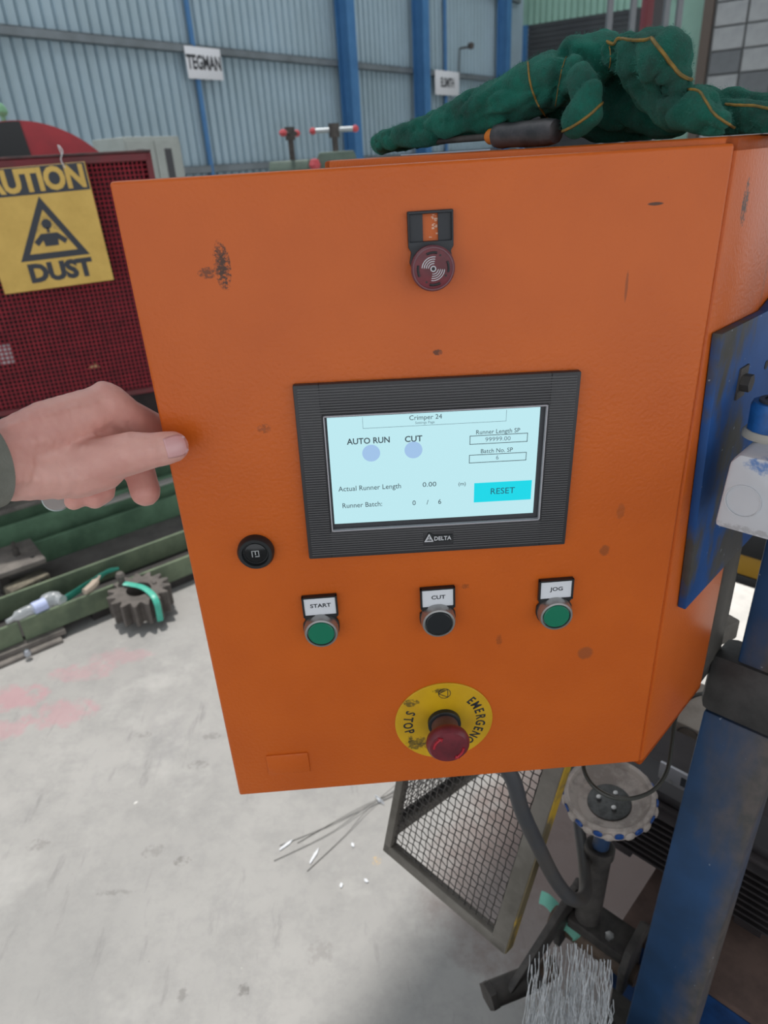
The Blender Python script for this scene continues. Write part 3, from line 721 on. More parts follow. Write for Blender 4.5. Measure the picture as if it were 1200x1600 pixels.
bf = [f for f in tb.faces if f.normal.y > .5 or f.calc_center_median().y > .017]
r = bmesh.ops.inset_region(tb, faces=bf, thickness=.012)
bmesh.ops.translate(tb, vec=(0, -.015, 0), verts=list({v for f in bf for v in f.verts}))
fe = [e for e in tb.edges if all(abs(v.co.y) < 1e-5 for v in e.verts)] + [e for e in tb.edges if abs(e.verts[0].co.y - e.verts[1].co.y) > .017 and min(v.co.y for v in e.verts) < 1e-5]
bmesh.ops.bevel(tb, geom=fe, offset=.0022, segments=3, profile=.5, affect='EDGES')
b = MB(DF); b._in(tb); door = b.build('door', M_or_door, cab, M=DF)
DX = lambda x, d, out=0.0: Vector((x, -out, DT - d))           # point on the door: x, distance down, proud
DFm = lambda x, d, out=0.0, rot=0.0: frame(DX(x, d, out), Vector((math.cos(rot), 0, math.sin(rot))), Vector((-math.sin(rot), 0, math.cos(rot))), Vector((0, -1, 0)))
b = MB(DFm(.0527, .5107)); b.box((-.0203, -.0128, -.001), (.0203, .0128, .0016), bev=.0014)
b.build('embossed_panel', M_or_door, door, M=DF)

# touch screen
HR = math.radians(-1.15); HM = DFm(.2030, .2115, 0, HR); hw_, hh = .1046, .0722
# window (screen opening) in HMI frame
wx0, wx1, wy0, wy1 = -.0815, .0785, -.0445, .0455
tp = link('touch_panel', None, cab, HM)
M_hm = mat('bezel_plastic', '323133', .5); M_hml = mat('bezel_ridge_plastic', '555455', .45)
b = MB(HM)
b.box((-hw_, -hh, 0), (wx0 - .003, hh, .0062), bev=.0012); b.box((wx1 + .003, -hh, 0), (hw_, hh, .0062), bev=.0012)
b.box((wx0 - .006, wy1 + .003, 0), (wx1 + .006, hh, .0062), bev=.0012); b.box((wx0 - .006, -hh, 0), (wx1 + .006, wy0 - .003, .0062), bev=.0012)
b.build('bezel', M_hm, tp)
b = MB(HM)
y = -hh + .004
while y < hh - .003:
    segs = [(-hw_ + .003, hw_ - .003)] if (y > wy1 + .004 or y < wy0 - .005) else [(-hw_ + .003, wx0 - .0045), (wx1 + .0045, hw_ - .003)]
    if -.0645 < y < -.052: segs = [(-hw_ + .003, -.012), (.0125, hw_ - .003)]
    for x0, x1 in segs: b.box((x0, y - .00045, .006), (x1, y + .00045, .0068))
    y += .00205
b.build('ridge', M_hml, tp, kind='stuff')
b = MB(HM)
for x0, y0, x1, y1 in ((wx0 - .003, wy0 - .003, wx0 - .0021, wy1 + .003), (wx1 + .0021, wy0 - .003, wx1 + .003, wy1 + .003), (wx0 - .003, wy1 + .0021, wx1 + .003, wy1 + .003), (wx0 - .003, wy0 - .003, wx1 + .003, wy0 - .0021)):
    b.box((x0, y0, .004), (x1, y1, .0072))
b.build('window_trim', mat('pale_trim', 'A9A6AA', .4), tp)
b = MB(HM); b.box((wx0 - .003, wy0 - .003, .001), (wx1 + .003, wy1 + .003, .0035)); b.build('screen_border', M_dgrey, tp)
n = N('lit_screen'); n.base(lin('101418')); n.b.inputs['Emission Color'].default_value = lin('B9E3EA'); n.b.inputs['Emission Strength'].default_value = .60; M_scr = n.set(.25, 0, .3)
n = N('screen_cyan'); n.base(lin('08181C')); n.b.inputs['Emission Color'].default_value = lin('18D2E2'); n.b.inputs['Emission Strength'].default_value = .60; M_cy = n.set(.25, 0, .3)
n = N('screen_lilac'); n.base(lin('10141C')); n.b.inputs['Emission Color'].default_value = lin('9DBEE2'); n.b.inputs['Emission Strength'].default_value = .60; M_li = n.set(.25, 0, .3)
M_st = mat('screen_text', '41525A', .5); M_st2 = mat('faint_screen_text', '7C97A0', .5)
sx0, sx1, sy0, sy1 = wx0 - .0005, wx1 - .0018, wy0 + .0022, wy1 + .0005
b = MB(HM); b.box((sx0, sy0, .0035), (sx1, sy1, .0038)); b.build('screen', M_scr, tp)
# pixel -> screen plane
HMI_ = HM.inverted()
def hp_(x, y): q = HMI_ @ onplane(x, y, HM @ Vector((0, 0, .0038)), Vector((0, -1, 0))); return q.x, q.y
def stext(s, px, size, m=M_st, xs=1.0, bold=0.0, sp=1.0, align='CENTER'):
    x, y = hp_(*px); return text(s, size, HM @ T(x, y, .0039), m, tp, 'screen_text', xs=xs, ext=.00005, bold=bold, sp=sp, align=align)
stext('Crimper 24', (665, 652), .0052); stext('Settings Page', (664, 660), .0028, M_st2)
stext('AUTO RUN', (576, 689), .0066, xs=.95, bold=.00012); stext('CUT', (646, 686), .0066, bold=.00012)
stext('Runner Length SP', (778, 674), .0049, xs=.95); stext('Batch No. SP', (776, 704), .0049, xs=.95)
stext('99999.00', (778, 686), .0048, M_st2, xs=1.1); stext('6', (777, 715), .0048, M_st2)
stext('Actual Runner Length', (578, 762), .0060, xs=.92); stext('0.00', (671, 757), .0056, xs=1.15); stext('(m)', (722, 756), .0044)
stext('Runner Batch:', (566, 789), .0060, xs=.92); stext('0', (647, 786), .0058); stext('/', (668, 785), .0058); stext('6', (687, 784), .0058)
def srect(name, pxa, pxb, m, z0=.0038, z1=.0040):
    xa, ya = hp_(*pxa); xb, yb = hp_(*pxb); b = MB(HM); b.box((min(xa, xb), min(ya, yb), z0), (max(xa, xb), max(ya, yb), z1)); return b.build(name, m, tp)
srect('reset_key', (741, 755), (829, 780), M_cy); x, y = hp_(785, 767); text('RESET', .0074, HM @ T(x, y, .0041), mat('reset_text', '1C6A80', .5), tp, 'screen_text', ext=.00005)
for px in ((580, 708), (646, 703)):
    x, y = hp_(*px); b = MB(HM); b.lathe([(.0068, .0038), (.0068, .0040)], T(x, y, 0), 28); b.build('indicator_dot', M_li, tp)
def sframe(pxa, pxb, w=.0003, top=True):
    xa, ya = hp_(*pxa); xb, yb = hp_(*pxb); x0, x1, y0, y1 = min(xa, xb), max(xa, xb), min(ya, yb), max(ya, yb); b = MB(HM)
    for r in ((x0, y0, x0 + w, y1), (x1 - w, y0, x1, y1), (x0, y0, x1, y0 + w)) + (((x0, y1 - w, x1, y1),) if top else ()): b.box((r[0], r[1], .0038), (r[2], r[3], .0040))
    return b
sframe((734, 681), (824, 690), .00045).build('field_frame', M_st, tp); sframe((733, 711), (822, 719), .00045).build('field_frame', M_st, tp)
sframe((566, 652), (791, 658), .00025, False).build('title_frame', M_st2, tp)
# logo
LM = HM @ T(.0, -.0583, .0068); M_logo = mat('logo_white', 'C9C9CC', .5)
b = MB(LM); b.prism([(-.0118, -.0040), (.0105, -.0040), (.0118, .0022), (-.0035, .0024), (-.0064, .0048), (-.0078, .0048)], -.0012, .0001); b.build('logo_plate', M_black, tp)
b = MB(LM)
tr = [(-.0112, -.0034), (-.0036, -.0034), (-.0072, .0040)]; ti = [(-.0096, -.0025), (-.0050, -.0025), (-.0072, .0020)]
for i in range(3): j = (i + 1) % 3; b.prism([tr[i], tr[j], ti[j], ti[i]], .0001, .0003)
b.tube([(-.0086, -.0018, .0002), (-.0078, -.0002, .0002), (-.0066, .0001, .0002), (-.0064, -.0012, .0002), (-.0074, -.0016, .0002)], .0003, 6, sub=4)
b.build('logo_emblem', M_logo, tp)
text('DELTA', .0050, LM @ T(.0036, -.0009, .0002), M_logo, tp, 'logo_lettering', xs=.92, ext=.0001, bold=.0001)

# push buttons with legend plates
def at_door(px, py, out): p = ony(px, py, -out); return p.x, DT - p.z
def pbutton(px, lab, s, capm, capn, lblp):
    bx, bdn = at_door(*px, .012); lx, ld = at_door(*lab, .004)
    R0 = link('push_button', None, cab, DFm(bx, bdn)); R0['label'] = lblp
    lh = bdn - ld
    M = DFm(bx, bdn); b = MB(M); dx = lx - bx
    # outline: legend box with a waist and a round collar
    out = [(dx - .0148, lh + .0102), (dx + .0148, lh + .0102), (dx + .0148, lh - .0105), (dx*.5 + .0128, lh - .0135), (.0152, .005)]
    out += [(.0156 * math.cos(a), .0156 * math.sin(a)) for a in [-.0 - i * PI / 14 for i in range(15)]]
    out += [(-.0152, .005), (dx*.5 - .0128, lh - .0135), (dx - .0148, lh - .0105)]
    b.prism(out, 0, .0034, bev=.0005); b.build('legend_holder', M_black, R0)
    b = MB(M)
    for r in ((dx - .0148, lh + .0088, dx + .0148, lh + .0102), (dx - .0148, lh - .0088, dx - .0134, lh + .0102), (dx + .0134, lh - .0088, dx + .0148, lh + .0102), (dx - .0148, lh - .0098, dx + .0148, lh - .0084)): b.box((r[0], r[1], .003), (r[2], r[3], .0048))
    b.build('holder_rim', M_black, R0)
    b = MB(M); b.box((dx - .0133, lh - .0083, .0034), (dx + .0133, lh + .0087, .0040), bev=.0003, seg=1); pl = b.build('legend_plate', M_white, R0)
    text(s, .0052, M @ T(dx + .0005, lh + .001, .0041), M_ink, R0, 'legend_text', xs=1.15, ext=.00005, bold=.0001)
    b = MB(M); b.lathe([(.0148, .0), (.0148, .0075), (.0138, .0115), (.0122, .0118), (.0120, .0090), (.0, .0088)], None, 40); b.build('collar', M_steel, R0)
    b = MB(M); b.lathe([(.0112, .008), (.0112, .0112), (.0104, .0120), (.0, .0122)], None, 36); b.build('cap', capm, R0)
pbutton((502, 991), (500, 948), 'START', M_green, 'green', 'green button with START legend')
pbutton((686, 975), (684, 935), 'CUT', mat('black_button', '1D2023', .3), 'black', 'black button with CUT legend')
pbutton((870, 964), (869, 922), 'JOG', M_green, 'green', 'green button with JOG legend')

# buzzer
bx, bdn = at_door(677, 420, .014); BM = DFm(bx, bdn)
bz = link('alarm_buzzer', None, cab, BM); bz['label'] = 'dark red round buzzer with black window plate'
px0, pd0 = at_door(673, 355, .003); oy = bdn - pd0; w = .0150
b = MB(BM); ty, by_ = oy + .0098, oy - .0085
b.box((-w, oy - .0090, 0), (-.0050, ty, .0022)); b.box((.0052, oy - .0090, 0), (w, ty, .0022))
b.box((-w, ty - .0014, 0), (w, ty + .0004, .0045), bev=.0004, seg=1); b.box((-w, oy - .0090, 0), (-w + .0013, ty, .0045), bev=.0004, seg=1); b.box((w - .0013, oy - .0090, 0), (w, ty, .0045), bev=.0004, seg=1)
b.prism([(-w, oy - .0085), (w, oy - .0085), (w, oy - .0120), (.0132, oy - .015), (.0145, .003), (.010, -.010), (-.010, -.010), (-.0145, .003), (-.0132, oy - .015), (-w, oy - .0120)], 0, .0045, bev=.0004)
b.build('legend_holder', mat('slate_plastic', '26292E', .5), bz)
b = MB(BM); rnd = random.Random(2)
for i in range(16):
    x, y = rnd.uniform(-.001, .004), oy + rnd.uniform(-.007, .007); b.box((x, y, .0001), (x + rnd.uniform(.0003, .0022), y + rnd.uniform(.0003, .0012), .0004))
b.build('glue_residue', mat('pale_residue', 'E0B49A', .7), bz, kind='stuff')
b = MB(BM); b.lathe([(.0135, 0), (.0140, .006), (.0143, .011), (.0132, .0138), (.0118, .0142), (.0, .0142)], None, 44); b.build('buzzer_cap', M_red, bz)
b = MB(BM); b.lathe([(.0143, .0115), (.0146, .0128), (.0136, .0142), (.0128, .0142)], None, 44, cap=False); b.build('rim', mat('buzzer_rim', '6A4048', .3), bz)
b = MB(BM)
for a0 in (75, 165, 255, 345):
    pts = [(.0102 * math.cos(math.radians(a0 + k)), .0102 * math.sin(math.radians(a0 + k)), .0143) for k in range(0, 41, 5)]
    b.tube(pts, .0008, 6)
for a0 in (60, 240, 330): b.lathe([(.0007, .0141), (.0007, .0144)], T(.0095*math.cos(math.radians(a0)), .0095*math.sin(math.radians(a0)), 0), 10)
b.lathe([(.0010, .0141), (.0010, .01455)], None, 14); b.build('sound_slot', M_black, bz)
b = MB(BM)
for r0 in (.0033, .0047, .0061, .0075):
    for a0 in (78, 258): b.tube([(r0 * math.cos(math.radians(a0 + k)), r0 * math.sin(math.radians(a0 + k)), .0143) for k in range(0, 97, 8)], .00026, 5)
b.tube([(.0016 * math.cos(2*PI*k/20), .0016 * math.sin(2*PI*k/20), .0143) for k in range(21)], .00035, 5)
b.build('sound_mark', M_white, bz)

# lock
lx, ld = at_door(399, 866, .006); LK = DFm(lx, ld); lk = link('door_lock', None, cab, LK); lk['label'] = 'round black quarter-turn lock'
b = MB(LK); b.lathe([(.0148, 0), (.0148, .004), (.0132, .0068), (.0108, .0068), (.0100, .004), (.0, .0035)], None, 36); b.build('lock_housing', M_black, lk)
b = MB(LK); b.lathe([(.0088, .003), (.0088, .0048), (.0080, .0052), (0, .0052)], None, 30); b.build('lock_core', mat('glossy_black', '141517', .18), lk)
b = MB(LK)
for r in ((-.0030, .0022, .0030, .0029), (-.0030, -.0029, -.0023, .0029), (.0023, -.0029, .0030, .0029), (-.0005, -.0029, .0030, -.0022), (-.0004, -.001, .0004, .0022)): b.box((r[0], r[1], .0050), (r[2], r[3], .0056))
b.build('key_slot', mat('pale_metal', 'B5B8B8', .4, .4), lk)

# emergency stop
ex, ed = .2042, .4722; EM = DFm(ex, ed); es = link('emergency_stop', None, cab, EM); es['label'] = 'red mushroom emergency stop on a yellow disc'
n = N('estop_yellow'); c = n.mix(n.ramp(n.noise(30, 4), .35, .7), lin('D2A614'), lin('C49614'))
for cc, r in (((-.026, -.022, 0), (.012, .006, .1)), ((-.033, -.018, 0), (.004, .005, .1)), ((-.004, .038, 0), (.007, .003, .1)), ((-.03, .026, 0), (.008, .005, .1)), ((-.024, -.028, 0), (.014, .005, .1))):
    c = n.mix(n.math('MULTIPLY', n.spot(cc, r, .6, 260), .8), c, lin('4A4020'))
n.base(c); M_ey = n.set(.4)
b = MB(EM); b.lathe([(.0462, 0), (.0462, .0012), (.0458, .0015), (.0, .0015)], None, 64); b.build('yellow_disc', M_ey, es, M=EM)
b = MB(EM); b.lathe([(.0155, .001), (.0155, .006), (.0138, .007), (.0, .007)], None, 36); b.build('collar', M_black, es)
b = MB(EM); b.lathe([(.0125, .005), (.0125, .016), (.0135, .022), (.0145, .024), (.0, .024)], None, 36); b.build('neck', mat('dusty_red', '6B4A46', .6, c2='5A3A38', scale=60), es)
b = MB(EM); b.lathe([(.0150, .022), (.0192, .0245), (.0200, .028), (.0192, .0315), (.0170, .0340), (.010, .0352), (0, .0356)], None, 48); b.build('mushroom_head', M_red, es)
b = MB(EM)
for a0 in (120, 300):
    pts = [(.0135 * math.cos(math.radians(a0 + k)), .0135 * math.sin(math.radians(a0 + k)), .0348 - .0000) for k in range(0, 60, 8)]
    b.tube(pts, .0013, 6)
    a = math.radians(a0 - 8); 
    b.prism([(.0135*math.cos(a) , .0135*math.sin(a)), (.0106*math.cos(a + .25), .0106*math.sin(a + .25)), (.0164*math.cos(a + .25), .0164*math.sin(a + .25))], .0335, .0356)
b.build('turn_arrow', M_redbright, es)
def arc_text(s, rad, a_mid, step, size, outward=True):
    k = len(s)
    for i, ch in enumerate(s):
        if outward: a = a_mid + ((k - 1)/2 - i) * step; rot = a - PI/2
        else: a = a_mid - ((k - 1)/2 - i) * step; rot = a + PI/2
        text(ch, size, EM @ T(rad * math.cos(a), rad * math.sin(a), .0016) @ Matrix.Rotation(rot, 4, 'Z'), M_ink, es, 'letter', xs=.74, ext=.0001, bold=.0003)
arc_text('EMERGENCY', .0345, math.radians(-8), math.radians(12.6), .0125)
arc_text('STOP', .0345, math.radians(180 - 4), math.radians(13), .0125, False)
b = MB(EM @ T(.001, .0345, 0)); b.tube([(.0056*math.cos(2*PI*k/24), .0056*math.sin(2*PI*k/24), .0017) for k in range(25)], .0003, 5)
trg = [(-.0052, 0), (.0030, .0046), (.0030, -.0046)]
for i in range(3): a, c2 = trg[i], trg[(i+1) % 3]; b.tube([(a[0], a[1], .0017), (c2[0], c2[1], .0017)], .0003, 5)
b.build('stop_symbol', M_ink, es)

# ------------------------------------------------------------------ things on the right of the cabinet
# blue mounting plate
pz1 = side(1118, 521, .02).z; pz0 = side(1060, 957, .02).z
SI = BODY.inverted()
def sd(px, py, off=0.0): q = SI @ side(px, py, off); return q.y, q.z
ya, _ = sd(1100, 640, .016)
y0_, z0_ = sd(1071, 953, .008); yt, zt_ = sd(1129, 522, .008); yb_, zb_ = sd(1200, 486, .008)
M_plate = worn_blue('worn_blue_plate', '45433E', .50, .58, 11, (1, 1, .5), '1E4E8C', '193F70')
PLM = BODY @ Matrix(((0, 0, 1, 0), (1, 0, 0, 0), (0, 1, 0, 0), (0, 0, 0, 1)))   # local x: back, y: up, z: outward
t = thing('mounting_plate', 'worn blue steel mounting plate bolted to the cabinet side', 'plate', BODY @ T(.006, .1, z0_))
b = MB(PLM); b.prism([(y0_, z0_), (.155, z0_ ), (.34, z0_), (.34, 1.345), (yb_, zb_ ), (yt, zt_)], .0005, .008, bev=.001); b.build('plate', M_plate, t)
by1, bz1 = sd(1166, 598, .012); b = MB(PLM); b.lathe([(.0075, .0095), (.0075, .016), (0, .016)], T(by1, bz1, 0), 6); b.box((by1 - .009, bz1 - .013, .008), (by1 + .009, bz1 + .013, .0095)); b.build('bolt', M_grime, t)
by2, bz2 = sd(1197, 570, .008); b = MB(PLM); b.lathe([(.004, .0078), (.004, .0084)], T(by2, bz2, 0), 12); b.build('bolt_hole', M_black, t)
# white junction box in front of the plate
jc = dep(1114, 822, .555); J = frame(jc, -U, V, Z3)
JI = J.inverted()
def onj(px, py): return JI @ onplane(px, py, jc, V)
jt = onj(1148, 708); jw = .105; jh = jt.z; jd = .062
n = N('scuffed_white_box'); c = n.mix(n.ramp(n.noise(18, 4), .3, .8), lin('C9CBCF'), lin('BDBFC4'))
c = n.mix(n.math('MULTIPLY', n.spot((.046, 0, .058), (.035, .2, .009), .5, 110), .85), c, lin('3E70B0'))
c = n.mix(n.math('MULTIPLY', n.ramp(n.noise(170, 3), .72, .76), .6), c, lin('4A4A50'))
c = n.mix(n.math('MULTIPLY', n.spot((.04, 0, .004), (.05, .2, .004), .6, 190), .35), c, lin('6A6460')); n.base(c); M_jb = n.set(.35)
t = thing('junction_box', 'scuffed white plastic junction box beside the blue mounting plate', 'junction box', J)
b = MB(J); b.prism([(0, 0), (jw, 0), (jw, jh), (.009, jh), (.003, jh - .008)], -jd, 0, Matrix(((1, 0, 0, 0), (0, 0, -1, 0), (0, 1, 0, 0), (0, 0, 0, 1))), bev=.004); b.build('box', M_jb, t, M=J)
kc = onj(1161, 783); b = MB(J); b.lathe([(.0132, 0), (.0132, .0007), (.0126, .0007), (.0126, .0002)], axis_frame((kc.x, -.0001, kc.z), (0, -1, 0)), 36, cap=False); b.build('knockout_ring', M_jb, t)
b = MB(J); b.box((jw - .012, -.012, -.010), (jw + .02, .02, .012), bev=.002); b.build('side_lug', M_jb, t)
gc = JI @ onplane(1192, 676, J @ Vector((0, 0, jh)), Z3)
gx_, gy_ = gc.x + .006, min(max(gc.y, .02), .05)
GM = J @ T(gx_, gy_, jh)
t = thing('cable_gland', 'blue cable gland nut with pale ring on the white junction box', 'cable gland', GM)
b = MB(GM); b.lathe([(.020, 0), (.020, .003), (.018, .006), (.0, .006)], None, 30); b.build('base_ring', mat('grimy_white', 'A8A49A', .5), t)
b = MB(GM); b.lathe([(.0172, .006), (.0176, .024), (.0160, .028), (.0, .028)], None, 12); b.build('nut', mat('chipped_blue', '1E5CA0', .4, c2='164880', scale=60), t)
b = MB(GM); b.lathe([(.012, .028), (.012, .030), (.008, .030)], None, 24, cap=False); b.lathe([(.0095, .0281), (.0095, .029), (0, .029)], None, 20); b.build('seal', M_dgrey, t)
b = MB(GM); b.tube([(.004, .004, .028), (.006, .008, .06), (.0, .03, .12), (.03, .05, .25)], .007, 10, sub=6); b.build('cable', M_rubber, **tg('black cable rising from the blue gland at the right edge', 'cable'))
# dark upright behind the cabinet side
M_up = mat('grey_upright_paint', '5A564F', .55, .2, c2='4A4743', scale=14)
t = thing('upright_channel', 'dark grey steel upright channel behind the cabinet side', 'upright', BODY @ T(0, BD + .03, zb))
zlow = (SI @ side(1108, 1040, .0)).z
b = MB(BODY); b.box((-.03, BD + .0012, .86), (.0002, BD + .05, 1.35), bev=.002); b.build('channel', M_up, t)
b = MB(BODY); b.box((-.012, BD + .0505, .90), (-.002, BD + .064, .965), bev=.004, seg=3); b.build('rubber_buffer', M_rubber, t)
b = MB(BODY); b.box((-.05, BD + .001, .84), (-.002, BD + .05, .858), bev=.002); b.build('foot', M_grime, t)

# big blue post : slanted lower leg, collar, upper part
M_post = worn_blue('worn_blue_post', '5A5350', .44, .62, 9, (1, 1, .3), xb=3.0)
PT = dep(1215, 850, .80); PM = dep(1185, 1085, .90); PB = dep(1075, 1640, 1.28)
def leaning(name, p0, p1, w, d, m, par, bev=.004):
    ax = (p1 - p0).normalized(); xx = (U * -1); xx = (xx - ax * xx.dot(ax)).normalized(); yy = ax.cross(xx); L = (p1 - p0).length
    M = frame(p0, xx, yy, ax); b = MB(M); b.box((-w/2, -d/2, 0), (w/2, d/2, L), bev=bev); return b.build(name, m, par, M=M)
low0 = dep(1034, 1600, 1.0); low1 = dep(1166, 1120, .82)
dirv = (low0 - low1).normalized(); kf = low1.z / -dirv.z; foot = low1 + dirv * kf
t = thing('steel_post', 'thick worn blue steel post leaning down from the collar at right', 'post', (foot.x, foot.y, 0))
leaning('post_tube', foot, low1, .082, .05, M_post, t)
b = MB(); b.box((foot.x - .12, foot.y - .1, 0), (foot.x + .12, foot.y + .1, .015), bev=.003); b.build('base_plate', M_grime, t)
c0 = low1 - dirv * -.035; c1 = low1 - dirv * .055
leaning('collar', low1 - dirv * .002, low1 - dirv * .080, .094, .066, mat('black_grime_band', '3A3938', .6, c2='2A2928', scale=30, bump=.3, bscale=90), t, .012)
up1 = dep(1240, 760, .70); leaning('upper_tube', low1 - dirv * .06 - U * .010, low1 - dirv * .06 - U * .010 + (dep(1275, 690, .70) - (low1 - dirv*.05)), .058, .05, M_post, t)

# cable loop from under the cabinet
pts = [dep(*k) for k in ((935, 1160, .80), (912, 1190, .79), (922, 1222, .77), (950, 1243, .76), (985, 1248, .77), (1020, 1235, .78), (1042, 1205, .80), (1050, 1160, .82), (1056, 1120, .84), (1072, 1095, .86), (1100, 1083, .88), (1150, 1078, .92))]
b = MB(); b.tube(pts, .0024, 8, sub=8); b.build('signal_cable', mat('grey_cable', '35352F', .45), **tg('thin grey cable looping from under the cabinet to the blue leg', 'cable'))
# thick black hose
pts = [dep(*k) for k in ((770, 1170, .76), (800, 1215, .77), (815, 1265, .79), (840, 1320, .83), (868, 1375, .88), (895, 1405, .92), (914, 1395, .98), (912, 1345, 1.05), (905, 1290, 1.12), (900, 1230, 1.18), (895, 1180, 1.24))]
hosem = mat('black_hose', '3C3D40', .5, c2='4A443E', scale=9)
b = MB(); b.tube(pts, .0092, 14, sub=8); b.build('hose', hosem, **tg('thick black hose hanging under the cabinet and curling back up', 'hose'))

# ------------------------------------------------------------------ handwheel on shaft
wc = dep(952, 1243, 1.02); wt = (Vector((0, 0, 1)) + V * -.10 + U * .05).normalized(); HW = axis_frame(wc, wt, (1, 0, 0))
t = thing('handwheel', 'pale scalloped handwheel with blue notches on a blue shaft', 'handwheel', HW)
M_wh = mat('chipped_white_paint', 'B9ADA4', .55, c2='958A82', scale=26, lo=.45, hi=.6)
Rw = .0645; b = MB(HW)
b.lathe([(.026, -.016), (.045, -.014), (.056, -.004), (.058, .006), (.0605, .0075), (.064, .006), (Rw + .0005, -.004), (.062, -.016), (.050, -.024), (.03, -.026), (.0, -.026)], None, 60, cap=False)
b.lathe([(.0, -.015), (.030, -.016)], None, 60, cap=False)
b.build('dish', M_wh, t)
M_nb = mat('notch_blue', '1E4C92', .45)
for i in range(14):
    a = 2*PI*i/14 + .1; p = (Rw - .001) 
    b = MB(HW); b.lathe([(.0068, 0), (.0060, .0028), (0, .003)], axis_frame((p*math.cos(a), p*math.sin(a), -.004), (math.cos(a), math.sin(a), -.25)), 16); b.build('notch', M_nb, t)
    a += PI/14; b = MB(HW); b.lathe([(.0085, -.004), (.0075, .003), (.003, .0048), (0, .005)], axis_frame((p*math.cos(a), p*math.sin(a), -.005), (math.cos(a), math.sin(a), 0)), 14); b.build('scallop', M_wh, t)
b = MB(HW); b.lathe([(.032, -.0165), (.031, -.0135), (.026, -.0125), (0, -.012)], None, 36); b.build('hub', mat('dark_cast_hub', '5A5B5A', .5, .4, c2='3F403F', scale=90), t)
for a in (.6, 2.7, 4.8):
    b = MB(HW); b.lathe([(.0035, -.0105), (.0035, -.007), (0, -.0065)], T(.015*math.cos(a), .015*math.sin(a), 0), 12); b.build('screw', M_steel, t)
sb = dep(918, 1432, 1.10)
b = MB(); b.cyl(wc - wt * .022, wc.lerp(sb, .45), .0125, n=18); b.build('shaft', mat('shaft_blue', '2A4468', .5, .2, c2='3A3C44', scale=30), t)
b = MB(); b.cyl(wc.lerp(sb, .40), sb, .0195, n=20); b.cyl(wc.lerp(sb, .40), wc.lerp(sb, .46), .0225, n=20); b.build('sleeve', M_grime, t)
# clevis / yoke the shaft drops into
YK = frame(dep(935, 1455, 1.10), -U, V, Z3)
t = thing('clevis_bracket', 'greasy dark steel clevis bracket under the handwheel shaft', 'bracket', YK)
b = MB(YK); b.box((-.045, -.02, -.01), (.05, .035, .012), bev=.003); b.build('web', M_grime, t)
for x0 in (-.06, .05):
    b = MB(YK); b.prism([(-.03, -.06), (.045, -.05), (.05, .02), (.03, .045), (-.02, .03), (-.035, 0)], x0, x0 + .012, Matrix(((0, 0, 1, 0), (1, 0, 0, 0), (0, 1, 0, 0), (0, 0, 0, 1))), bev=.002); b.build('cheek_plate', M_grime, t)
for s in (-.015, .02):
    b = MB(YK); b.lathe([(.007, .012), (.007, .018), (0, .019)], T(s, -.005, 0), 6); b.build('bolt', M_steel, t)
b = MB(YK); b.cyl((-.08, 0, -.04), (.07, 0, -.04), .017, n=20); b.build('cross_pin', mat('brown_roller', '6A5646', .6, c2='4F4036', scale=30), t)
# link arm to lower left
a0, a1 = dep(902, 1388, 1.12), dep(800, 1550, 1.08)
ax = (a1 - a0).normalized(); t = thing('link_arm', 'flat dark steel link arm running down left to a bolted pivot', 'arm', a1)
b = MB(); b.bar(a0, a1, .012, .036, up=(0, 0, 1), bev=.003); b.build('arm_bar', M_grime, t)
b = MB(); pv = a1; b.cyl(pv - Vector((.03, .0, .0)), pv + Vector((.045, .02, 0)), .019, n=18); b.build('pivot_boss', M_grime, t)
b = MB(); b.cyl(pv - Vector((.04, .004, 0)), pv - Vector((.03, 0, 0)), .022, n=6); b.build('nut', M_grime, t)
b = MB(); b.cyl(pv + Vector((.045, .02, 0)), pv + Vector((.075, .033, 0)), .016, n=18); b.build('spacer', mat('brown_roller', '6A5646'), t)
# teal tape rings
for px, lb, D in (((855, 1409), 'small teal tape offcut on the floor left of the clevis', 1.28), ((889, 1448), 'small teal tape offcut caught on the clevis bracket', 1.13)):
    p = dep(*px, D); b = MB(); b.tube([p + Vector((-.010, .01, .0)), p + Vector((0, 0, .004)), p + Vector((.012, -.012, -.004)), p + Vector((.012, -.012, -.014))], .011, 8, sub=4, flat=(0.5, .5, .6)); b.build('tape_offcut', mat('pale_teal_tape', '7CC4AE', .6), **tg(lb, 'tape'))

# bundle of galvanised wires
t_m = N('galvanised_wire'); t_m.base(t_m.mix(t_m.ramp(t_m.noise(80, 2), .3, .7), lin('E4E6E8'), lin('A4A7AA'))); M_gw = t_m.set(.35, .3)
rnd = random.Random(11); b = MB(); tb = bmesh.new()
def wtube(tb, pts, r):
    prev = None
    for i, p in enumerate(pts):
        vs = [tb.verts.new(p + Vector((r*math.cos(a), r*math.sin(a), 0))) for a in (0, 2.09, 4.19)]
        if prev:
            for j in range(3): tb.faces.new((prev[j], prev[(j+1) % 3], vs[(j+1) % 3], vs[j]))
        prev = vs
for i in range(170):
    tx = 826 + 130 * rnd.random(); ty = 1472 + (abs(tx - 890) / 70)**2 * 25 * rnd.random() + rnd.random()**1.3 * 110
    if tx > 925: ty = max(ty, 1500)
    bx_ = 822 + (tx - 826) * .95 + rnd.uniform(-9, 9); D = .86 + rnd.uniform(-.05, .06)
    top = dep(tx, ty, D); bot = dep(bx_ , 1690, D + .06); sg = 16; fr0 = rnd.uniform(0, 6)
    pts = []
    for k in range(sg + 1):
        p = bot.lerp(top, k / sg); w = .0011
        pts.append(p + Vector((w * math.sin(fr0 + k * 1.7) + .004*math.sin(k*.3 + fr0), w * math.cos(fr0 * 2 + k * 1.9), 0)))
    wtube(tb, pts, .0006)
b._in(tb); b.build('wire_bundle', M_gw, kind='stuff', **tg('standing bundle of wavy bright galvanised wires at the bottom edge', 'wires'))
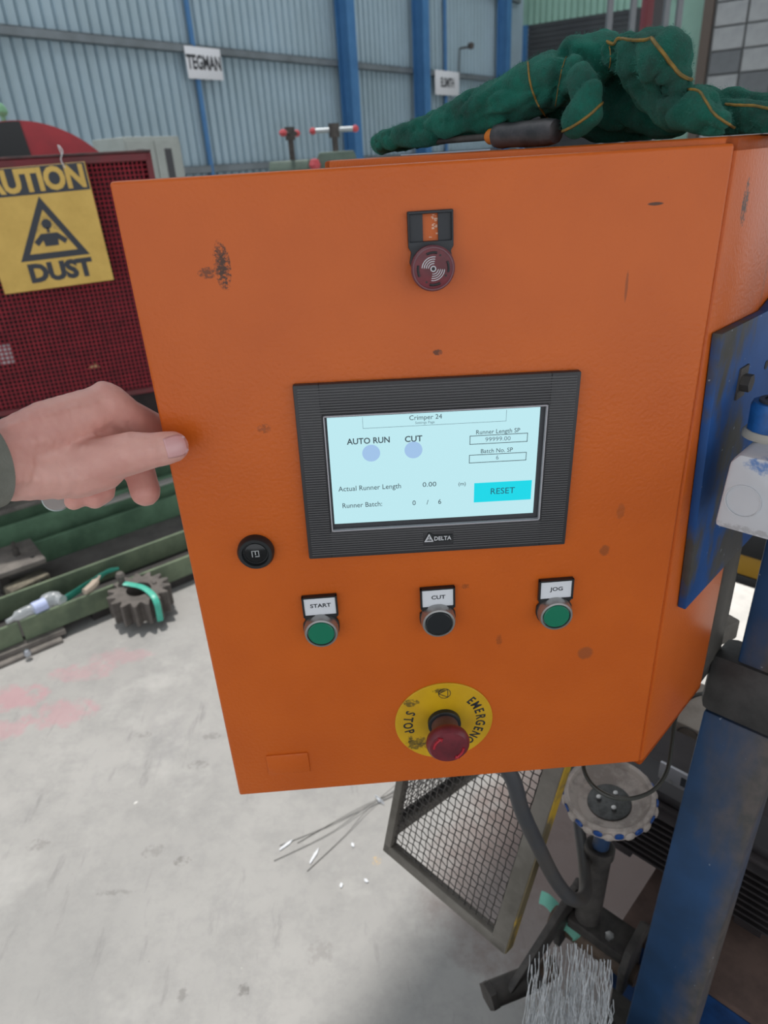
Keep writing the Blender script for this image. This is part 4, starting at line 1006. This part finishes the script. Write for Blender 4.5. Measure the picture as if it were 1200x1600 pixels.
# tray the wires stand in
p = dep(885, 1705, .93); b = MB(); b.box((p.x - .09, p.y - .07, 0), (p.x + .09, p.y + .07, p.z + .02), bev=.004); b.build('wire_stand', M_darkgap, **tg('dark steel box the galvanised wires stand in', 'stand'))

# ------------------------------------------------------------------ mesh guards under the cabinet
M_gf = mat('grimy_guard_frame', '78726A', .6, .1, c2='5C574F', scale=12, bump=.15, bscale=90)
Bl, Br = dep(601, 1325, 1.10), None
updir = (-ray(65, 3757)).normalized()
Bl = dep(603, 1325, 1.08)
nrm = Vector((V.x, V.y, 0))
gu = (U * -1)                                     # along bottom edge towards lower right
ux = gu; 
pnn = ux.cross(updir).normalized()
Br = onplane(793, 1487, Bl, pnn); Tr = onplane(884, 1205, Bl, pnn); Tl = onplane(624, 1215, Bl, pnn)
ux = (Br - Bl).normalized(); uy = pnn.cross(ux).normalized()
if uy.z < 0: uy = -uy
GM2 = frame(Bl, ux, uy, ux.cross(uy)); I2 = GM2.inverted()
wB = (I2 @ Br).x; tr2 = I2 @ Tr; tl2 = I2 @ Tl; hT = max(tr2.y, tl2.y) + .10
lx_ = lambda y: tl2.x / tl2.y * y
rx_ = lambda y: wB + (tr2.x - wB) / tr2.y * y
t = thing('mesh_guard', 'grimy steel-framed wire mesh guard hanging below the cabinet', 'guard', GM2)
fw = .013
b = MB(GM2); b.box((0, 0, -.008), (wB, fw * 1.3, .008), bev=.002); b.build('bottom_rail', M_gf, t)
b = MB(GM2); b.prism([(0, 0), (fw, 0), (lx_(hT) + fw, hT), (lx_(hT), hT)], -.008, .008, bev=.0015); b.build('side_rail', M_gf, t)
b = MB(GM2); b.prism([(wB - fw * 1.9, 0), (wB, 0), (rx_(hT), hT), (rx_(hT) - fw * 1.9, hT)], -.008, .008, bev=.0015); b.build('side_rail', M_gf, t)
b = MB(GM2); b.prism([(wB, 0.004), (wB + .002, 0.004), (rx_(hT) + .002, hT), (rx_(hT), hT)], -.0085, .0085); b.build('yellow_edge', mat('worn_yellow_paint', 'A8861E', .55, c2='5E5238', scale=9, lo=.42, hi=.52), t)
b = MB(GM2); b.box((lx_(hT), hT - .015, -.008), (rx_(hT), hT, .008), bev=.002); b.build('top_rail', M_gf, t)
tb = bmesh.new(); pitch = .0112; b = MB(GM2)
ny_ = int(hT / pitch)
def wire2(tb, pts, r, ax):
    k = [(1, 0, 0), (0, 0, 1), (-1, 0, 0), (0, 0, -1)] if ax else [(0, 1, 0), (0, 0, 1), (0, -1, 0), (0, 0, -1)]
    prev = None
    for p in pts:
        vs = [tb.verts.new((p[0] + a*r, p[1] + c2*r, p[2] + d*r)) for a, c2, d in k]
        if prev:
            for j in range(4): tb.faces.new((prev[j], prev[(j+1) % 4], vs[(j+1) % 4], vs[j]))
        prev = vs
rnd = random.Random(4)
nw = int(max(wB, rx_(hT) - lx_(hT)) / pitch)
for i in range(1, nw):
    s_ = i / nw
    wire2(tb, [(lx_(y) + fw*.5 + s_ * (rx_(y) - lx_(y) - fw) + rnd.uniform(-.0006, .0006), y, .0012 if (i + j) % 2 else -.0012) for j, y in enumerate([fw*.7 + k * pitch for k in range(ny_)])], .0009, True)
for j in range(1, ny_):
    y = fw*.7 + j * pitch
    wire2(tb, [(lx_(y) + fw*.5 + i / nw * (rx_(y) - lx_(y) - fw), y + rnd.uniform(-.0006, .0006), -.0012 if (i + j) % 2 else .0012) for i in range(nw + 1)], .0009, False)
b._in(tb); b.build('wire_mesh', M_grime, t, kind='stuff')
# side mesh going back
t = thing('mesh_guard', 'second dark mesh guard panel seen through the first, at its left end', 'guard', GM2)
S0 = Bl + uy * .02; SX = (V + U * .0).normalized(); SY = uy
SX = (SX - SY * SX.dot(SY)).normalized(); SM = frame(S0 + SX * .012, SX, SY, SX.cross(SY))
sl = .34
b = MB(SM); b.box((0, 0, -.006), (sl, .012, .006), bev=.001); b.build('bottom_rail', M_gf, t)
b = MB(SM); b.box((sl - .012, 0, -.006), (sl, hT, .006), bev=.001); b.build('side_rail', M_gf, t)
tb = bmesh.new(); b = MB(SM); ns = int(sl / pitch)
for i in range(ns + 1): wire2(tb, [(i * pitch, y, .0012 if (i + j) % 2 else -.0012) for j, y in enumerate([k * pitch for k in range(ny_)])], .0009, True)
for j in range(1, ny_): wire2(tb, [(i * pitch, j * pitch, -.0012 if (i + j) % 2 else .0012) for i in range(ns + 1)], .0009, False)
for i in range(ns * 2): wire2(tb, [(i * pitch / 2, -.004, -.008), (i * pitch / 2 + .002, .012, -.009), (i * pitch/2, .028, -.006)], .0022, True)
b._in(tb); b.build('wire_mesh', mat('black_mesh', '2E2B29', .6, .2), t, kind='stuff')
# bracket holding the guards to the machine
b = MB(); e = GM2 @ Vector((rx_(hT) - .02, hT - .01, 0)); b.bar(e, e + Vector((.25, .12, 0)), .03, .03, bev=.003); b.build('guard_arm', M_gf, **tg('steel arm carrying the mesh guard, hidden behind the cabinet foot', 'arm'))

# ------------------------------------------------------------------ motor with fins and plate, machine base
mc = dep(1085, 1262, 1.12); MX = (-U).normalized(); MO = frame(mc, MX, V, Z3)
t = thing('finned_motor', 'dark ribbed electric motor with a silver rating plate', 'motor', MO)
M_mot = mat('dark_motor_casting', '3A3334', .6, .2, c2='2B2627', scale=14)
b = MB(MO); b.box((-.13, -.06, -.10), (.16, .12, .03), bev=.012); b.build('housing', M_mot, t)
for k in range(9):
    b = MB(MO); z = .02 - k * .0135
    b.box((-.125, -.073, z - .003), (.155, -.055, z + .001), bev=.001, seg=1); b.build('cooling_fin', M_mot, t)
b = MB(MO); b.box((-.11, -.05, .03), (.16, .01, .05), bev=.006); b.build('terminal_box', mat('dark_box_paint', '2C292B', .55), t)
pc = MO.inverted() @ onplane(1078, 1225, MO @ Vector((0, -.075, 0)), V)
b = MB(MO); b.box((pc.x - .045, -.0785, pc.z - .016), (pc.x + .06, -.0735, pc.z + .016), bev=.001); b.build('rating_plate', mat('silver_plate', '9A9A9E', .4, .5), t)
b = MB(MO); b.box((pc.x - .012, -.0795, pc.z - .008), (pc.x + .05, -.0786, pc.z + .008)); b.build('plate_print', M_ink, t)
text('19881', .010, MO @ T(pc.x + .02, -.0797, pc.z) @ Matrix(((1, 0, 0, 0), (0, 0, -1, 0), (0, 1, 0, 0), (0, 0, 0, 1))), M_white, t, 'plate_lettering')
for s in (-.025, .055):
    b = MB(MO); b.lathe([(.003, 0), (.003, .0015), (0, .002)], axis_frame((pc.x + s, -.0786, pc.z - .011), (0, -1, 0)), 10); b.build('rivet', M_steel, t)
b = MB(MO); b.cyl((-.17, .03, -.03), (-.125, .03, -.03), .05, n=26); b.cyl((-.20, .03, -.03), (-.165, .03, -.03), .018, n=16); b.build('end_bell', M_mot, t)
for s in (-.09, .12):
    b = MB(MO); b.box((s - .02, -.05, -.10 - (mc.z - .10 - .30) if False else -(mc.z - .305)), (s + .02, .11, -.09)); b.build('foot', M_mot, t)
# machine base: dusty brown plate on a frame
ZB = .30
MBF = frame((mc.x, mc.y, 0), MX, V, Z3)
t = thing('machine_plinth', 'dusty brown steel plinth beneath the ribbed motor', 'plinth', MBF)
b = MB(MBF); b.box((-.03, -.17, ZB - .012), (.62, .45, ZB), bev=.002); b.build('top_plate', M_dusty, t)
b = MB(MBF); b.box((-.03, -.17, ZB - .16), (-.015, .45, ZB - .013)); b.box((-.03, -.17, ZB - .16), (.62, -.155, ZB - .013)); b.build('skirt', M_blue, t)
for x in (.0, .58):
    for y in (-.14, .41):
        b = MB(MBF); b.box((x - .025, y - .025, 0), (x + .025, y + .025, ZB - .012)); b.build('leg', M_grime, t)
# pale concrete-coloured box plate above motor
pb = dep(1088, 1150, 1.26); PB_ = frame(pb, MX, V, Z3)
t = thing('cover_plate', 'pale dusty cover box above the ribbed motor', 'cover', PB_)
pbm = mat('dusty_pale_cover', '8C8278', .7, c2='75695F', scale=14)
b = MB(PB_); b.box((-.09, -.01, -.075), (.12, .12, .022), bev=.004); b.build('cover', pbm, t)
b = MB(PB_); b.tube([(-.01 + .02*math.cos(a), -.0112, .0 + .02*math.sin(a)) for a in [i*.3 for i in range(0, 11)]], .0012, 6); b.build('scribed_mark', M_grime, t)
b = MB(PB_); b.box((-.06, .03, -(pb.z - .30)), (.09, .13, -.074)); b.build('pedestal', M_grime, t)
# brighter zone: mesh fence with yellow and black rail beyond the post
fp = dep(1172, 930, 1.75); FM = frame((fp.x, fp.y, 0), MX, V, Z3)
t = thing('wire_fence', 'fine wire fence panel with yellow and black rail, right of the upright', 'fence', FM)
tb = bmesh.new(); b = MB(FM)
for i in range(56): wire2(tb, [(-.45 + i * .018, 0, .45), (-.45 + i * .018, 0, 1.04)], .0012, True)
for j in range(34):
    z = .45 + j * .018; prev = None
    wire2(tb, [(-.45, 0, z), (.55, 0, z)], .0008, False) if False else b.cyl((-.45, 0, z), (.55, 0, z), .0012, n=4)
b._in(tb); b.build('wire_mesh', mat('pale_mesh', '8C786C', .5, .2), t, kind='stuff')
z1 = (FM.inverted() @ dep(1172, 872, 1.75)).z
b = MB(FM); b.box((-.45, -.01, z1 - .028), (.55, .02, z1 + .028), bev=.003); b.build('yellow_rail', mat('dull_yellow_paint', 'A07818', .5), t)
b = MB(FM); b.box((-.45, -.015, z1 + .0285), (.55, .02, z1 + .09), bev=.003); b.box((-.45, -.012, z1 - .055), (.55, .015, z1 - .0285), bev=.003); b.build('black_rail', M_black, t)
for x in (-.45, .53):
    b = MB(FM); b.box((x, -.01, 0), (x + .03, .02, z1 + .08)); b.build('post', M_grime, t)

# small block standing on the plinth right of the post
p = onz(1180, 1375, ZB + .012); BLK = frame((p.x, p.y, ZB), MX, V, Z3)
b = MB(BLK); b.box((-.035, -.02, 0), (.06, .05, .05), bev=.005); b.build('blue_block', M_blue, **tg('small worn blue block on the brown plinth right of the blue post', 'block'))

# ------------------------------------------------------------------ gloves, screwdriver, ruler on top of the cabinet
ZT = zt
def gpt(px, py, off, rpx):
    p = front(px, py, off); return (p, rpx * depth_of(p) / F)
def leather(name, a, b2):
    n = N(name); f = n.ramp(n.noise(28, 5, .6), .3, .72)
    c = n.mix(f, lin(a), lin(b2)); c = n.mix(n.math('MULTIPLY', n.ramp(n.noise(40, 6, .7), .45, .68), .65), c, lin('343F3B'))
    c = n.mix(n.math('MULTIPLY', n.ramp(n.noise(700, 2), .55, .7), .4), c, lin('2E6E60')); n.base(c)
    n.bump(n.noise(420, 4, .75), .9, .0016); m = n.set(.92, 0, .1)
    n.b.inputs['Sheen Weight'].default_value = .35; n.b.inputs['Sheen Roughness'].default_value = .5; n.b.inputs['Sheen Tint'].default_value = lin('7FB8A8')
    return m
M_gl = leather('green_suede', '24705F', '174C42')
M_gl2 = leather('green_suede_dark', '206353', '13453B')
M_seam = mat('ochre_piping', '8E6E2C', .7, c2='6A5A30', scale=120)
M_nap = mat('suede_fibres', '3C8070', .9, c2='2A4F48', scale=40)
def glove(chains, name, label, m, seams, seed, folds=()):
    bm = blob(chains, .0026, 5, clampz=ZT + .0006)
    rnd = random.Random(seed)
    bm.normal_update()
    for v in bm.verts:
        if v.co.z > ZT + .002:
            q = v.co; rd = 1 - abs(mnoise.noise(q * 30 + Vector((seed * 3, 0, 0)))) * 2.4; k = max(0, rd) ** 3 * -.0045 + mnoise.noise(q * 24) * .004 + mnoise.noise(q * 80) * .0018 + mnoise.noise(q * 300) * .0005
            v.co += v.normal * k
            if v.co.z < ZT + .0006: v.co.z = ZT + .0006
    ridges(bm, folds)
    for v in bm.verts:
        if v.co.z < ZT + .0006: v.co.z = ZT + .0006
    bvh = BVHTree.FromBMesh(bm)
    bm.normal_update(); bm.faces.ensure_lookup_table()
    hair = bmesh.new(); fc = bm.faces[:]
    for i in range(16000):
        f = rnd.choice(fc)
        if f.normal.z < -.5: continue
        c = f.calc_center_median() + Vector((rnd.uniform(-1, 1), rnd.uniform(-1, 1), rnd.uniform(-1, 1))) * .0012
        d = (f.normal + Vector((rnd.uniform(-1, 1), rnd.uniform(-1, 1), rnd.uniform(-1, 1))) * .8).normalized(); s = d.orthogonal().normalized() * .00016
        L = rnd.uniform(.0010, .0030); hair.faces.new((hair.verts.new(c + s), hair.verts.new(c - s), hair.verts.new(c + d * L)))
    lo = Vector((sum(v.co.x for v in bm.verts), sum(v.co.y for v in bm.verts), 0)) / len(bm.verts); lo.z = ZT
    t = thing(name, label, 'glove', T(*lo), 'green work gloves')
    b = MB(); b.bm.free(); b.bm = bm; b.build('leather', m, t, smooth=180)
    b = MB(); b.bm.free(); b.bm = hair; b.build('nap', M_nap, t, kind='stuff')
    for sm, r in seams:
        pts = []
        dense = spline([Vector((x, y, 0)) for x, y in sm], 6)
        for q in dense:
            h = bvh.ray_cast(CAM, ray(q.x, q.y).normalized())
            if h[0] is not None: pts.append(h[0] + h[1] * .0004)
        if len(pts) > 3:
            b = MB(); b.tube(pts, r * .75, 6); b.build('piping', M_seam, t)
    return bvh
# glove A: gauntlet cuff to the left, fingers folded over
A = []
for off, k in ((.030, .95), (.035, 1.0), (.06, 1.0), (.085, .97), (.11, .92)):
    A.append([gpt(595, 224, off, 17*k), gpt(640, 214, off, 21*k), gpt(700, 194, off, 28*k), gpt(765, 168, off, 36*k), gpt(815, 148, off, 40*k), gpt(862, 128, off, 40*k)])
A.append([gpt(862, 128, .05, 42), gpt(900, 105, .06, 44), gpt(935, 95, .07, 42)])
A.append([gpt(862, 128, .09, 42), gpt(900, 112, .10, 46), gpt(940, 100, .11, 44)])
A.append([gpt(870, 172, .10, 34), gpt(915, 186, .11, 32), gpt(965, 192, .12, 30), gpt(1010, 192, .12, 28)])
A.append([gpt(893, 108, .03, 22), gpt(921, 143, .015, 25), gpt(912, 175, .012, 29), gpt(900, 190, .012, 26)])   # folded thumb
glove(A, 'work_glove', 'green suede work glove with long cuff pointing left, thumb folded down', M_gl,
      [([(825, 98), (828, 125), (835, 150), (850, 178), (862, 190)], .0011), ([(876, 206), (890, 200), (905, 191), (925, 176), (942, 160)], .0014), ([(885, 88), (878, 110), (872, 140), (868, 165)], .0005)], 1, [([(882, 82), (872, 110), (868, 140), (860, 172)], -.006, .004), ([(690, 190), (740, 180), (790, 150)], -.002, .004), ([(760, 190), (800, 180), (830, 160)], -.002, .004), ([(600, 210), (660, 200), (720, 182)], -.002, .002), ([(905, 84), (925, 100), (940, 120)], -.003, .003)])
B = []
B.append([gpt(962, 84, .05, 30), gpt(1000, 86, .04, 38), gpt(1035, 92, .03, 42), gpt(1050, 108, .03, 30)])
B.append([gpt(962, 90, .09, 34), gpt(1000, 86, .09, 38), gpt(1040, 90, .08, 40)])
B.append([gpt(1000, 110, .04, 34), gpt(1020, 140, .05, 34), gpt(1060, 172, .04, 36)])
B.append([gpt(965, 120, .10, 40), gpt(960, 165, .10, 40), gpt(1010, 180, .09, 32), gpt(1060, 180, .08, 32)])
B.append([gpt(1062, 168, .03, 33), gpt(1095, 176, .02, 32), gpt(1122, 190, .012, 24)])
B.append([gpt(1080, 160, .08, 24), gpt(1130, 168, .08, 27), gpt(1180, 176, .08, 28), gpt(1260, 182, .08, 28)])
B.append([gpt(1080, 180, .05, 26), gpt(1130, 184, .05, 26), gpt(1200, 188, .05, 25), gpt(1260, 190, .05, 25)])
glove(B, 'work_glove', 'second green suede work glove, humped up with ochre seams and cuff to the right', M_gl2,
      [([(935, 53), (950, 66), (960, 68), (966, 61), (985, 63), (1008, 63), (1018, 60)], .0016), ([(1018, 60), (1030, 76), (1045, 95), (1058, 112), (1070, 121), (1080, 124)], .0017),
       ([(1074, 140), (1092, 143), (1103, 160), (1118, 180), (1148, 200)], .0012), ([(1134, 163), (1160, 165), (1180, 166), (1210, 172)], .0013), ([(952, 72), (954, 95), (948, 122)], .0006)], 2, [([(953, 72), (955, 100), (948, 130)], -.007, .004), ([(1020, 140), (1050, 146), (1085, 130)], -.006, .004), ([(985, 75), (990, 110), (1000, 140)], -.003, .005), ([(1030, 80), (1020, 105), (1030, 125)], .002, .005), ([(1150, 205), (1140, 170), (1115, 148)], -.004, .003)])
# screwdriver lying at the front edge of the cabinet top
sA, sB, sC, sD = (front(x, y, o_) for x, y, o_ in ((872, 212, .010), (775, 214, .020), (760, 215, .022), (712, 221, .03)))
for p in (sA, sB, sC, sD): p.z = max(p.z, ZT + .0105)
ax = (sA - sB).normalized(); SDM = axis_frame(sB, ax)
t = thing('screwdriver', 'screwdriver with black ribbed handle and orange neck under the green glove', 'screwdriver', SDM)
L = (sA - sB).length; b = MB(SDM); b.lathe([(.006, -.0015), (.0088, .001), (.0098, .008), (.0090, .018), (.0096, .03), (.0097, L - .01), (.0085, L - .002), (.005, L)], None, 12); b.build('handle', mat('scuffed_black_grip', '2E2E31', .45, c2='4A4648', scale=70), t)
b = MB(SDM); b.lathe([(.0042, -.010), (.0060, -.007), (.0062, -.0015)], None, 20); b.build('neck', mat('orange_plastic', 'D0761E', .4), t)
b = MB(SDM); b.cyl((0, 0, -.075), (0, 0, -.009), .0028, n=12); b.box((-.003, -.0008, -.082), (.003, .0008, -.074)); b.build('blade', M_grime, t)
r0, r1 = front(635, 241, .02), front(775, 233, .02); r0.z = r1.z = ZT + .0008
b = MB(); b.bar(r0, r1, .016, .0012); b.build('steel_rule', mat('bright_rule', 'B9C2CC', .3, .7), **tg('thin steel rule sticking out beneath the left glove cuff', 'rule'))

# ------------------------------------------------------------------ hand holding the door edge
Dd = .515
def hk(px, py, dD, r): D = Dd + dD; return (dep(px, py, D), r * D / F)
H = []
H.append([hk(-90, 735, -.085, 66), hk(-20, 725, -.06, 58), hk(10, 722, -.05, 52)])                                     # forearm / wrist
H.append([hk(10, 700, -.05, 44), hk(75, 668, -.035, 44), hk(135, 645, -.018, 38), hk(165, 632, -.008, 33)])                 # to index knuckle
H.append([hk(10, 715, -.045, 46), hk(80, 700, -.025, 50), hk(140, 685, -.005, 42)])
H.append([hk(5, 740, -.045, 46), hk(70, 735, -.03, 48), hk(120, 735, -.018, 46), hk(160, 730, -.018, 38)])                  # thumb base mass
H.append([hk(40, 715, -.025, 40), hk(110, 690, .012, 40), hk(150, 700, .012, 36)])                                        # palm depth
H.append([hk(110, 728, -.022, 42), hk(170, 717, -.022, 37), hk(205, 708, -.024, 35), hk(236, 704, -.023, 29), hk(255, 701, -.019, 28), hk(270, 698, -.0160, 25.5)])   # thumb
H.append([hk(166, 632, -.008, 36), hk(196, 650, .006, 30), hk(222, 660, .018, 26), hk(250, 672, .030, 23), hk(262, 688, .036, 20)])   # index behind the door
H.append([hk(150, 690, .012, 32), hk(190, 715, .04, 24), hk(219, 738, .046, 24), hk(227, 768, .040, 24)])                 # middle
H.append([hk(120, 715, .015, 32), hk(160, 748, .045, 22), hk(160, 768, .042, 20), hk(148, 778, .036, 18)])                   # ring, curled
H.append([hk(90, 725, .005, 32), hk(125, 755, .035, 20), hk(125, 775, .035, 18), hk(115, 783, .03, 15)])                     # little finger
bm = blob(H, .0016, 7)
ridges(bm, [([(15, 668), (70, 652), (120, 636)], .0010, .003), ([(20, 690), (80, 690), (140, 700), (185, 700)], .0011, .0035), ([(20, 748), (90, 752), (150, 742)], .0009, .004),
            ([(236, 684), (240, 700), (237, 716)], -.0007, .0009), ([(229, 683), (232, 700), (230, 718)], -.0006, .0009), ([(244, 684), (248, 697), (246, 712)], -.0005, .0008),
            ([(158, 600), (168, 606), (172, 620)], .0015, .006), ([(200, 662), (203, 672), (205, 680)], -.0015, .0015), ([(30, 715), (80, 722), (130, 716)], -.0008, .004)])
n = N('skin'); c = n.mix(n.ramp(n.noise(22, 4), .35, .7), lin('DDAA9E'), lin('C98E83'))
c = n.mix(n.math('MULTIPLY', n.ramp(n.noise(60, 3), .55, .75), .25), c, lin('B87068')); n.base(c)
n.bump(n.noise(380, 4, .7, stretch=(1, 1, .5)), .22, .0008)
M_skin = n.set(.5, 0, .35, Subsurface_Weight=.12, Subsurface_Scale=.01); n.b.inputs['Subsurface Radius'].default_value = (1, .35, .2)
bvh = BVHTree.FromBMesh(bm)
pw = dep(-20, 725, Dd - .05)
person = thing('person', 'bare left hand in a grey sleeve gripping the left edge of the orange door', 'person', T(*pw))
b = MB(); b.bm.free(); b.bm = bm; b.build('hand', M_skin, person, smooth=180)
# thumbnail
tip, ipj = dep(266, 699, Dd - .0135), dep(238, 706, Dd - .020); tax = (tip - ipj).normalized()
h = bvh.ray_cast(CAM, ray(276, 697).normalized())
nc, nn = h[0], h[1]; nn = (nn * .35 - ray(276, 697).normalized() * .65).normalized()
nxv = (tax - nn * tax.dot(nn)).normalized(); NM = frame(nc, nxv, nn.cross(nxv), nn)
tb = bmesh.new(); grid = []
for i in range(13):
    row = []
    for j in range(11):
        u_, v_ = -1 + i / 6, -1 + j / 5
        x, y = u_ * .0078, v_ * .0079 * math.sqrt(max(0.05, 1 - max(0, u_)**3 * .65)) * (1 - .12 * max(0, -u_)**2)
        world_p = NM @ Vector((x, y, .01)); hh2 = bvh.ray_cast(world_p, -nn)
        q = hh2[0] + nn * .0005 if hh2[0] is not None and (hh2[0] - world_p).length < .016 else NM @ Vector((x, y, -.004))
        row.append(tb.verts.new(q))
    grid.append(row)
for i in range(12):
    for j in range(10): tb.faces.new((grid[i][j], grid[i+1][j], grid[i+1][j+1], grid[i][j+1]))
b = MB(); b._in(tb); o = b.build('thumbnail', mat('nail', 'D9A7A6', .28), person, smooth=180)
sm_ = o.modifiers.new('solid', 'SOLIDIFY'); sm_.thickness = .0006
# sleeve
s0, s1 = dep(-24, 724, Dd - .056), dep(-200, 760, Dd - .11)
ax = (s1 - s0).normalized() * .30; SLM = axis_frame(s0, ax, (0, 0, 1)); L = ax.length; rs = 71 * (Dd - .05) / F
b = MB(SLM); b.lathe([(rs*.93, .012), (rs*.95, .0), (rs*1.0, -.002), (rs*1.02, .004), (rs*1.05, .03), (rs*1.18, .15), (rs*1.35, L - .01), (rs*1.25, L)], None, 48); b.build('sleeve', mat('grey_green_cloth', '7C7F76', .9, c2='6E7168', scale=40, bump=.4, bscale=900), person, smooth=60)
# bright metal disc under the curled fingers
p = dep(88, 778, Dd + .028); DM = axis_frame(p, (-ray(88, 778) + Vector((0, 0, .25))).normalized())
b = MB(DM); b.lathe([(.0, -.002), (.0095, -.002), (.0108, 0), (.0100, .0015), (.0085, .001), (0, .0008)], None, 36)
b.build('metal_disc', mat('pale_shiny_steel', 'B9C6C6', .3, .6), **tg('shiny round metal disc held under the curled fingers', 'disc'))
